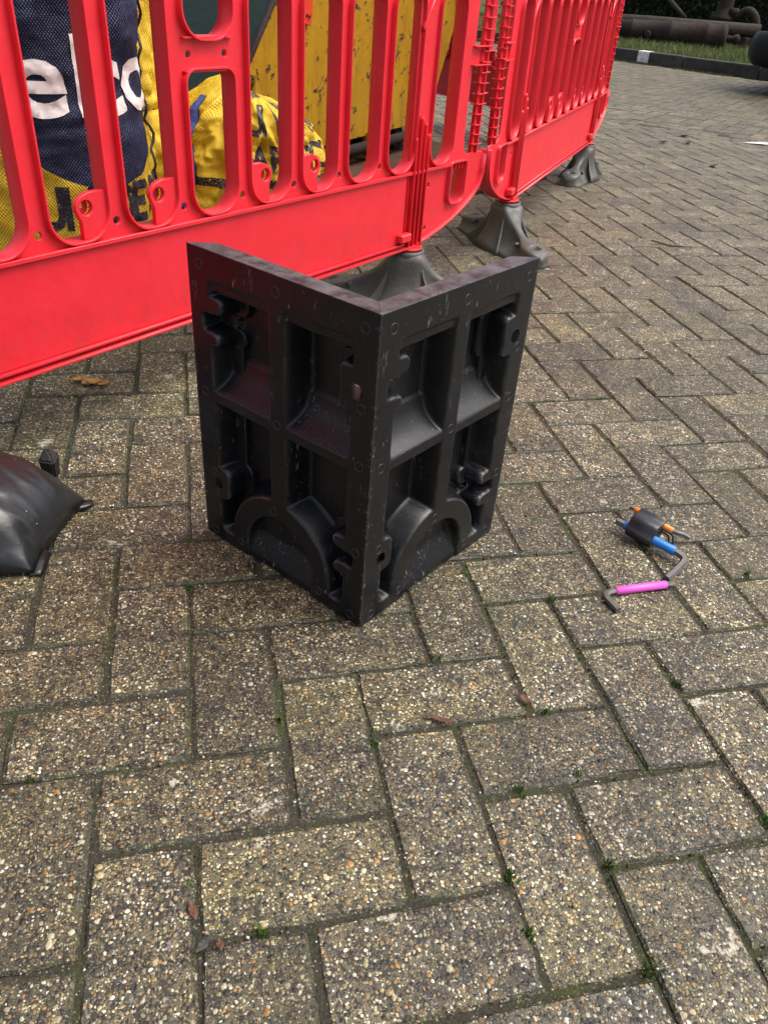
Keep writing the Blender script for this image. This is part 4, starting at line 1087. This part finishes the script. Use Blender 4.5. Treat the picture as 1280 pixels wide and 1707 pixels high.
# verge
vq = [KA-KD*9+KN*0.125, KA+KD*14+KN*0.125, KA+KD*14+KN*40, KA-KD*30+KN*40, KA-KD*30+KN*0.125]
M_TURF = joint_material('turf', (0.03, 0.035, 0.012), (0.035, 0.075, 0.012), 0.2)
tag(obj('verge', mesh('verge', [(p[0], p[1], 0.10) for p in vq], [tuple(range(5))]), None, M_TURF), kind='structure')
def blades(n, posf, h0, h1, w, name, seed):
    r = np.random.default_rng(seed); P = posf(r, n); a = r.uniform(0, 2*np.pi, n); h = r.uniform(h0, h1, n); ln = r.uniform(0.1, 0.7, n); b = a+r.uniform(-1, 1, n)
    wx, wy = np.cos(a)*w, np.sin(a)*w; lx, ly = np.cos(b)*ln*h, np.sin(b)*ln*h
    v = np.empty((n, 5, 3))
    v[:, 0] = np.c_[P[:, 0]-wx, P[:, 1]-wy, P[:, 2]]; v[:, 1] = np.c_[P[:, 0]+wx, P[:, 1]+wy, P[:, 2]]
    v[:, 2] = np.c_[P[:, 0]+wx*.7+lx*.35, P[:, 1]+wy*.7+ly*.35, P[:, 2]+h*.55]; v[:, 3] = np.c_[P[:, 0]-wx*.7+lx*.35, P[:, 1]-wy*.7+ly*.35, P[:, 2]+h*.55]
    v[:, 4] = np.c_[P[:, 0]+lx, P[:, 1]+ly, P[:, 2]+h]
    i = np.arange(n)*5; f = np.concatenate([np.c_[i, i+1, i+2], np.c_[i, i+2, i+3], np.c_[i+3, i+2, i+4]])
    me = np_mesh(name, v.reshape(-1, 3), f, False, None, 3); add_rnd(me, np.repeat(r.random(n), 5)); return me
def leafmat(name, a, b, rough=0.5):
    t = NT(name); r = t.attr('rnd')[2]; c = t.mix(r, a, b); return t.set(c, rough, 0, None, 0.3)
M_GRASS = leafmat('grass_blades', (0.075, 0.105, 0.024), (0.190, 0.210, 0.075))
def vpos(r, n):
    s = r.uniform(-4, 5.5, n); d = 0.13+r.uniform(0, 1, n)**1.2*4.0; p = KA+np.outer(s, KD)+np.outer(d, KN); return np.c_[p, np.full(n, 0.10)]
tag(obj('grass', blades(42000, vpos, 0.03, 0.10, 0.0035, 'grass', 3), None, M_GRASS), 'short rough green grass on the verge behind the kerb', 'grass', kind='stuff')
def kpos(r, n):
    s = r.uniform(-3, 3.0, n); d = -0.01-np.abs(r.normal(0, 0.06, n)); k = np.sin(s*2.1)+np.sin(s*5.3+1) > 0.2; p = KA+np.outer(s, KD)+np.outer(d, KN); return np.c_[p, np.where(k, 0.0, -0.2)]
M_MOSSG = leafmat('moss_tufts', (0.045, 0.055, 0.018), (0.10, 0.10, 0.04))
tag(obj('moss_fringe', blades(5000, kpos, 0.010, 0.028, 0.004, 'moss_fringe', 5), None, M_MOSSG), 'moss and thin grass along the foot of the kerb', 'moss', kind='stuff')
# cannon barrel
ca0, ca1 = np.array([5.02, 12.30]), np.array([7.34, 10.96]); cd = (ca1-ca0); cl = np.linalg.norm(cd); cd /= cl
can = tag(empty('cannon', (ca1[0], ca1[1], 0.255), math.atan2(-cd[1], -cd[0])), 'old rusty cannon barrel lying on the grass verge', 'cannon')
prof = [(0.02, -0.02), (0.10, -0.015), (0.150, 0.0), (0.168, 0.02), (0.168, 0.06), (0.160, 0.07), (0.160, 0.24), (0.166, 0.25), (0.166, 0.28), (0.158, 0.29), (0.150, 0.74), (0.156, 0.75), (0.156, 0.78), (0.144, 0.79), (0.130, 1.28), (0.136, 1.29), (0.136, 1.32), (0.122, 1.33), (0.098, 2.40), (0.112, 2.48), (0.125, 2.56), (0.120, 2.60), (0.06, 2.602), (0.055, 2.5)]
obj('barrel', lathe('barrel', prof, 40, 'X'), can, M_RUST)
obj('knob', lathe('knob', [(0.045, 0.02), (0.040, -0.05), (0.035, -0.09), (0.055, -0.12), (0.064, -0.15), (0.055, -0.18), (0.02, -0.20)], 20, 'X'), can, M_RUST)
for s_ in (-1, 1): obj('trunnion', lathe('trunnion', [(0.045, s_*0.12), (0.045, s_*0.20), (0.03, s_*0.205)], 18, 'Y'), can, M_RUST, loc=(1.06, 0, -0.03))
# beam, column, curved pipe behind
bo = KN*1.05
M_WOOD = rust_mat('weathered_timber', (0.018, 0.014, 0.010), (0.058, 0.046, 0.034), 14)
b0 = ca0+bo-cd*0.5; b1 = ca1+bo+cd*0.05
beam = obj('timber_beam', tube_pts('timber_beam', [(b0[0], b0[1], 0.30), ((b0[0]+b1[0])/2, (b0[1]+b1[1])/2, 0.335), (b1[0], b1[1], 0.355)], [0.09, 0.095, 0.09], 10, True, True), None, M_WOOD)
tag(beam, 'weathered horizontal beam behind the cannon barrel', 'beam')
for q in (0.1, 0.55, 0.95):
    pb = b0+(b1-b0)*q; obj('rest_block', box_me('rest_block', 0.16, 0.22, 0.17, (pb[0], pb[1], 0.178), 0.01), beam, M_WOOD)
cp = hit(1190, 40, (b1[0], b1[1], 0), (KN[0], KN[1], 0)); cp = np.array([cp[0]+KN[0]*0.25, cp[1]+KN[1]*0.25])
colm = tag(empty('iron_column', (cp[0], cp[1], 0.10)), 'rusty iron column on a box base behind the cannon', 'column')
obj('base', box_me('base', 0.72, 0.34, 0.34, (0.14, -0.08, 0.12), 0.02, 2, Matrix.Rotation(math.atan2(KD[1], KD[0]), 4, 'Z')), colm, M_RUST)
obj('shaft', lathe('shaft', [(0.19, 0.33), (0.19, 0.38), (0.13, 0.43), (0.11, 0.52), (0.105, 1.4), (0.13, 1.45), (0.13, 1.55)], 24), colm, M_RUST)
def zz(X, Y): return (1010+X/4.74, Y/4.74)
pl0 = np.array([cp[0], cp[1], 0])
def onp(X, Y, d=0.0):
    q = hit(*zz(X, Y), pl0+np.array([*(KN*d), 0]), (KN[0], KN[1], 0)); return q
pipe_pts = [onp(960, 118), onp(1040, 122), onp(1090, 90), onp(1135, 82), onp(1175, 120), onp(1188, 180), onp(1170, 260), onp(1130, 330), onp(1090, 372)]
pp = obj('bent_pipe', tube_pts('bent_pipe', smooth_path(pipe_pts, 5), 0.055, 12), None, M_WOOD); tag(pp, 'thick bent pipe arching down beside the rusty column', 'pipe')
obj('valve', lathe('valve', [(0.03, -0.06), (0.075, -0.05), (0.085, 0), (0.075, 0.05), (0.03, 0.06)], 16), pp, M_RUST, loc=onp(1010, 95))
for (A, B, r_, nm, lb) in (((500, -10), (625, 140), 0.035, 'iron_bar', 'slanting iron bar leaning on the beam behind the cannon'), ((925, -10), (985, 90), 0.010, 'stay_rod', 'thin stay rod beside the rusty column')):
    tag(obj(nm, tube_pts(nm, [onp(*A), onp(*B)], r_, 10), None, M_WOOD), lb, 'bar' if r_ > 0.02 else 'rod')
ch_c = onp(1060, 330, -0.3)
chain = tag(empty('rusty_chain', ch_c), 'small heap of rusty chain links at the end of the cannon', 'chain')
for k in range(7):
    a = k*0.9; pts = [(0.05*math.cos(q)*1.0, 0.03*math.sin(q), 0) for q in np.linspace(0, 2*math.pi, 13)]
    lk = obj('link', tube_pts('link', pts, 0.014, 6, False), chain, M_RUST); lk.location = (0.09*math.cos(a*1.7), 0.09*math.sin(a), 0.02*(k % 3)-0.02); lk.rotation_euler = (random.uniform(0, 1.5), random.uniform(0, 1.5), a)
# hedge
hb = KA+KN*5.4
def hpos(r, n, front):
    s = r.uniform(-6, 9, n); z = r.uniform(0.1, 2.6, n); d = np.abs(r.normal(0, 0.22, n))+0.15*np.sin(s*3+z*4)
    p = hb+np.outer(s, KD)+np.outer(d, KN); return np.c_[p, z]
def leaves(n, posf, size, name, seed):
    r = np.random.default_rng(seed); P = posf(r, n, True); a = r.normal(0, 1, (n, 3)); a /= np.linalg.norm(a, axis=1)[:, None]; b = np.cross(a, r.normal(0, 1, (n, 3))); b /= np.linalg.norm(b, axis=1)[:, None]
    sz = r.uniform(0.6, 1.3, n)[:, None]*size; v = np.empty((n, 4, 3)); v[:, 0] = P-a*sz; v[:, 1] = P+b*sz*0.5; v[:, 2] = P+a*sz; v[:, 3] = P-b*sz*0.5
    me = np_mesh(name, v.reshape(-1, 3), np.arange(n*4).reshape(-1, 4), False); add_rnd(me, np.repeat(r.random(n), 4)); return me
M_HEDGE = leafmat('hedge_leaves', (0.012, 0.020, 0.007), (0.035, 0.048, 0.016), 0.6)
hedge = tag(empty('hedge', (hb[0], hb[1], 0.1)), 'tall dark evergreen hedge behind the cannon', 'hedge')
o_ = obj('foliage', leaves(30000, hpos, 0.045, 'foliage', 11), hedge, M_HEDGE); o_.location = (-hb[0], -hb[1], -0.1)
M_CORE = plain('hedge_shade_black', (0.006, 0.008, 0.004), 0.95)
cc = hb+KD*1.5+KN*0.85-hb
obj('shade_core', box_me('shade_core', 15.2, 0.9, 2.5, (cc[0], cc[1], 1.22), 0.2, 1, Matrix.Rotation(math.atan2(KD[1], KD[0]), 4, 'Z')), hedge, M_CORE)  # solid box, coloured near-black for the shade deep between the leaves

# parked car, mostly outside the picture: local x backwards from the visible end, y towards the kerb
M_CARP = NT('silver_paint'); M_CARP.set((0.30, 0.31, 0.32), 0.3, 0.6); M_CARP.b.inputs['Coat Weight'].default_value = 0.6; M_CARP = M_CARP.m
M_BUMP = plain('black_bumper', (0.005, 0.005, 0.006), 0.5, 0, 0.1, 20, 0.0004, 0.25)
M_GLASS = NT('car_glass').set((0.012, 0.014, 0.016), 0.06, 0, None, 0.6)
M_TYRE = plain('tyre_rubber', (0.015, 0.015, 0.015), 0.8); M_RIM = plain('wheel_metal', (0.35, 0.35, 0.36), 0.35, 0.8)
M_LAMP = NT('lamp_lens').set((0.25, 0.26, 0.27), 0.12)
cn = np.array([5.02, 6.78])-KD*0.19; car = tag(empty('parked_car', (cn[0], cn[1], 0), math.atan2(KD[1], KD[0])), 'parked silver car with a black bumper at the right edge', 'car')
W = 1.70
def loft(name, secs, smooth=True):
    k = len(secs[0]); v = [p for s in secs for p in s]; f = []
    for i in range(len(secs)-1):
        for j in range(k): f.append((i*k+j, i*k+(j+1) % k, (i+1)*k+(j+1) % k, (i+1)*k+j))
    f.append(tuple(range(k))[::-1]); f.append(tuple((len(secs)-1)*k+j for j in range(k)))
    return mesh(name, v, f, smooth)
def section(x, zl, zh, inset, n=24, r=0.16):
    pts = []
    rr = round_rect(inset, W-inset, zl, zh, min(r, (zh-zl)/2.2), min(r, (zh-zl)/2.2), 5)
    for y, z in rr: pts.append((x, y*ky, z))
    return pts
obj('body', loft('body', [section(0.10, 0.46, 0.80, 0.22), section(0.16, 0.42, 0.86, 0.10), section(0.34, 0.34, 0.92, 0.03), section(0.9, 0.26, 0.96, 0.0), section(2.6, 0.24, 0.96, 0.0), section(3.3, 0.26, 0.90, 0.0), section(3.85, 0.34, 0.78, 0.05), section(4.05, 0.42, 0.70, 0.18)]), car, M_CARP)
obj('bumper', loft('bumper', [section(0.0, 0.29, 0.46, 0.26, r=0.08), section(0.03, 0.25, 0.49, 0.12, r=0.1), section(0.12, 0.22, 0.50, 0.03, r=0.1), section(0.30, 0.21, 0.50, -0.008, r=0.1), section(0.42, 0.22, 0.49, -0.008, r=0.1)]), car, M_BUMP)
obj('bumper', loft('bumper', [section(3.72, 0.22, 0.52, -0.006, r=0.1), section(3.95, 0.21, 0.54, 0.03, r=0.1), section(4.10, 0.25, 0.50, 0.20, r=0.1)]), car, M_BUMP)
def csec(x, zl, zh, i0, i1): return [(x, i0*ky, zl), (x, (W-i0)*ky, zl), (x, (W-i1)*ky, zh), (x, (W/2)*ky, zh+0.03), (x, i1*ky, zh)]
obj('cabin', loft('cabin', [csec(0.22, 0.88, 0.92, 0.14, 0.30), csec(0.62, 0.90, 1.38, 0.08, 0.24), csec(1.0, 0.90, 1.45, 0.06, 0.22), csec(2.1, 0.90, 1.43, 0.06, 0.22), csec(2.95, 0.90, 0.96, 0.10, 0.26)], False), car, M_GLASS)
obj('roof', loft('roof', [csec(0.64, 1.38, 1.40, 0.21, 0.26), csec(1.0, 1.445, 1.475, 0.20, 0.25), csec(2.1, 1.42, 1.455, 0.20, 0.25), csec(2.2, 1.39, 1.41, 0.22, 0.27)]), car, M_CARP)
for x in (0.78, 3.25):
    for y in (0.09, W-0.09):
        wh = empty('wheel', (x, y*ky, 0.30), 0, car)
        obj('tyre', lathe('tyre', [(0.19, -0.09), (0.27, -0.10), (0.30, -0.07), (0.30, 0.07), (0.27, 0.10), (0.19, 0.09)], 32, 'Y'), wh, M_TYRE)
        obj('rim', lathe('rim', [(0.195, -0.095), (0.17, -0.06), (0.05, -0.08), (0.05, 0.08), (0.17, 0.06), (0.195, 0.095)], 24, 'Y'), wh, M_RIM)
for y in (0.16, W-0.16): obj('lamp', box_me('lamp', 0.10, 0.20, 0.12, (0.17, (y+0.06*(1 if y < 1 else -1))*ky, 0.70), 0.03, 2), car, M_LAMP)
# white bay line
wl0 = np.array([3.07, 4.075]); 
t = NT('worn_bay_line'); p_ = t.pos(); msk = t.mapr(t.noise(p_, 26, 6, 0.75), 0.42, 0.50)
M_LINE = t.set(t.mix(msk, (0.16, 0.15, 0.13), (0.70, 0.70, 0.68)), 0.75, 0, t.bump(t.noise(p_, 300, 4), 0.002))
ld = np.array([0.99, -0.10]); ld /= np.linalg.norm(ld); ln_ = np.array([-ld[1], ld[0]])
wq = [gpt(1236, 238), gpt(1290, 242.5), gpt(1290, 239.5), gpt(1266, 236.8)]
tag(obj('bay_line', mesh('bay_line', [(p[0], p[1], 0.0045) for p in wq], [(0, 1, 2, 3)]), None, M_LINE), kind='structure')

# ================================================================== SMALL THINGS
M_WEED = leafmat('weed_leaves', (0.035, 0.085, 0.014), (0.10, 0.17, 0.035))
weeds = [(730, 1097, 1.0, 'tiny green weed in the joint just below the bottom edge of the black corner'), (910, 1187, 1.0, 'small weed right of the short brown leaf'), (864, 1318, 1.1, 'weed beside the pale patch right of centre'),
 (627, 1238, 0.9, 'weed in the joint left of the slim brown leaf'), (847, 1464, 1.3, 'bushy weed in the joint below the pale patch'), (437, 1557, 1.2, 'weed right of the curled leaf scraps near the bottom left'),
 (316, 980, 1.1, 'weed left of the lower corner of the black piece'), (1015, 1444, 1.0, 'weed where two joints meet at the lower right'), (962, 1290, 0.7, 'very small weed above the lower right joint crossing'),
 (1130, 1142, 1.0, 'pale weed in the joint below the pink hex key'), (881, 1558, 1.0, 'thin weed in the long slanting joint near the bottom right'), (1083, 1622, 1.3, 'grassy weed nearest the bottom right corner'),
 (918, 1000, 1.2, 'weed left of the bent end of the pink hex key'), (1000, 665, 0.9, 'weed on the paving right of the upper half of the black corner'), (315, 1474, 0.8, 'weed just above the brown leaf at the lower left'),
 (466, 1200, 0.9, 'weed in the vertical joint below the left panel'), (1275, 1370, 1.2, 'weed at the right edge of the paving'), (1150, 592, 0.9, 'weed farthest up the paving on the right'),
 (1245, 960, 1.1, 'weed right of the hex keys near the right edge'), (775, 955, 0.8, 'weed at the foot of the right panel'), (50, 1300, 0.8, 'weed at the left edge of the paving')]
for i, (x, y, s_, lab) in enumerate(weeds):
    p = gpt(x, y, 0)
    def wp(r, n, p=p, s_=s_):
        return np.c_[r.normal(0, 0.003*s_, n), r.normal(0, 0.003*s_, n), np.full(n, -0.003)]
    me = blades(int(16*s_)+4, wp, 0.005*s_, 0.013*s_, 0.0012, 'weed_tuft', 100+i)
    w_ = obj('weed_tuft', me, None, M_WEED); w_.location = (p[0], p[1], 0.0); tag(w_, lab, 'weed', 'weeds in the joints')
# moss creeping in the joints
def mpos(r, n):
    k = r.integers(0, len(cells), n); out = np.zeros((n, 3)); sd = r.integers(0, 4, n); q = r.uniform(-1, 1, n); jit = r.normal(0, 0.0022, n)
    C_ = np.array([(c[1], c[2], c[3], 0.05 if c[0] == 'V' else 0.10, 0.10 if c[0] == 'V' else 0.05) for c in cells])[k]
    hx, hy = C_[:, 3], C_[:, 4]
    lx = np.where(sd == 0, hx, np.where(sd == 1, -hx, q*hx))+np.where(sd < 2, jit, 0); ly = np.where(sd == 2, hy, np.where(sd == 3, -hy, q*hy))+np.where(sd >= 2, jit, 0)
    X = C_[:, 0]+lx*np.cos(C_[:, 2])-ly*np.sin(C_[:, 2]); Y = C_[:, 1]+lx*np.sin(C_[:, 2])+ly*np.cos(C_[:, 2])
    z = np.full(n, -0.0036); keep = (np.sin(X*5.1+Y*3.3)+np.sin(X*2.3-Y*4.7+1.0)+0.9*np.sin(X*17+Y*11)) > 0.35; z[~keep] = -0.04
    return np.c_[X, Y, z]
tag(obj('joint_moss', blades(90000, mpos, 0.003, 0.0075, 0.0016, 'joint_moss', 21), None, leafmat('joint_moss_green', (0.030, 0.045, 0.008), (0.075, 0.095, 0.020), 0.8)), 'green moss filling parts of the paving joints', 'moss', kind='stuff')
# loose grit
def grit(n, seed):
    r = np.random.default_rng(seed); bmv = np.array([(1, 0, 0), (-1, 0, 0), (0, 1, 0), (0, -1, 0), (0, 0, 1), (0, 0, -1)], float)
    fc = np.array([(0, 2, 4), (2, 1, 4), (1, 3, 4), (3, 0, 4), (2, 0, 5), (1, 2, 5), (3, 1, 5), (0, 3, 5)])
    X = r.uniform(-0.75, 1.2, n); Y = r.uniform(-0.42, 1.1, n); s = np.exp(r.normal(math.log(0.0012), 0.32, n))
    sc = r.uniform(0.7, 1.3, (n, 1, 3)); sc[:, :, 2] *= 0.55; a = r.uniform(0, 6.28, n)
    v = bmv[None]*sc*s[:, None, None]; v = v+r.normal(0, 0.15, v.shape)*s[:, None, None]
    x = v[:, :, 0]*np.cos(a)[:, None]-v[:, :, 1]*np.sin(a)[:, None]; y = v[:, :, 0]*np.sin(a)[:, None]+v[:, :, 1]*np.cos(a)[:, None]
    v = np.stack([x+X[:, None], y+Y[:, None], v[:, :, 2]+0.0004], -1)
    f = (fc[None]+np.arange(n)[:, None, None]*6).reshape(-1, 3)
    me = np_mesh('grit', v.reshape(-1, 3), f, True, None, 3); add_rnd(me, np.repeat(r.random(n), 6)); return me
t = NT('grit_stone'); rr_ = t.attr('rnd')[2]
M_GRIT = t.set(t.ramp(rr_, [(0.0, (0.03, 0.03, 0.03)), (0.15, (0.16, 0.12, 0.08)), (0.30, (0.34, 0.20, 0.09)), (0.45, (0.40, 0.18, 0.06)), (0.55, (0.48, 0.38, 0.25)), (0.70, (0.62, 0.56, 0.46)), (0.88, (0.75, 0.73, 0.70))], 'CONSTANT'), 0.5)
tag(obj('grit', grit(5000, 5), None, M_GRIT), 'small pale and orange stones standing proud of the paving', 'grit', kind='stuff')
# fallen leaves and a twig
t = NT('dead_leaf'); p_ = t.coord()
M_LEAF = t.set(t.mix(t.noise(p_, 90, 4), (0.055, 0.020, 0.010), (0.14, 0.055, 0.024)), 0.6)
M_LEAF2 = plain('tan_leaf', (0.42, 0.22, 0.07), 0.6, 0, 0.3, 60); M_LEAF3 = plain('dark_leaf', (0.05, 0.045, 0.04), 0.7)
def leaf(p, rz, L, Wd, curl, mat, label):
    v, f = [], []; n = 9
    for i in range(n):
        s = i/(n-1); w = Wd*math.sin(math.pi*min(1, s*0.96+0.02))**0.8; x = (s-0.5)*L; z = 0.002+curl*(2*s-1)**2*L*0.25
        for j, q in enumerate((-1, 0, 1)): v.append((x, q*w, z+abs(q)*w*0.55+0.0008*math.sin(7*s+q)))
        for q in (1, 0, -1): v.append((x, q*w, z+abs(q)*w*0.55-0.0005))
    for i in range(n-1):
        for j in range(6): f.append((i*6+j, i*6+(j+1) % 6, (i+1)*6+(j+1) % 6, (i+1)*6+j))
    o = obj('dead_leaf', mesh('dead_leaf', v, f, True), None, mat); o.location = (p[0], p[1], 0.001); o.rotation_euler = (random.uniform(-.2, .2), 0, rz)
    obj('stalk', tube_pts('stalk', [(L*0.48, 0, 0.003), (L*0.62, 0.001, 0.002)], 0.0005, 5), o, mat)
    tag(o, label, 'leaf', 'fallen leaves')
leaf(gpt(730, 1203), R_(-28), 0.036, 0.0042, 0.2, M_LEAF, 'slim reddish brown leaf on the joint in front of the corner piece')
leaf(gpt(873, 1168), R_(-50), 0.018, 0.0050, 0.2, M_LEAF, 'short reddish brown leaf in the joint right of the slim one')
leaf(gpt(322, 1522), R_(105), 0.020, 0.0038, 0.2, M_LEAF, 'reddish brown leaf in the joint near the bottom left')
leaf(gpt(340, 1580), R_(40), 0.017, 0.0042, 0.3, M_LEAF3, 'dark curled leaf scrap near the bottom left')
leaf(gpt(368, 1578), R_(100), 0.010, 0.0032, 0.6, M_LEAF, 'small curled brown leaf scrap beside the dark one')
for k, (x, y) in enumerate(((132, 637), (146, 642), (158, 640), (174, 644))):
    leaf(gpt(x, y), R_(30+70*k), 0.030, 0.010, 0.9, M_LEAF2, ('first', 'second', 'third', 'last')[k]+' from the left of the tan curled leaves under the red barrier')
leaf(gpt(848, 283), R_(20), 0.05, 0.02, 0.8, M_LEAF2, 'tan leaf by the steel plate behind the middle barrier foot')
tw = [gpt(1085, 402), gpt(1100, 408), gpt(1118, 411), gpt(1155, 415)]
tag(obj('twig', tube_pts('twig', [(p[0], p[1], 0.004+0.003*(k % 2)) for k, p in enumerate(tw)], [0.002, 0.003, 0.003, 0.0015], 6), None, M_LEAF3), 'thin dark twig lying on the paving right of the barriers', 'twig')
for k, (x, y) in enumerate(((1140, 228), (1105, 238), (1147, 239), (1190, 278))):
    p = gpt(x, y); leaf(p, R_(20*k), 0.06, 0.02, 0.4, M_LEAF3, ('dark leaf scrap farthest up the paving near the gutter', 'dark leaf scrap left of the others near the gutter', 'dark leaf scrap just below the farthest one', 'dark leaf scrap nearest the camera on the far paving')[k])
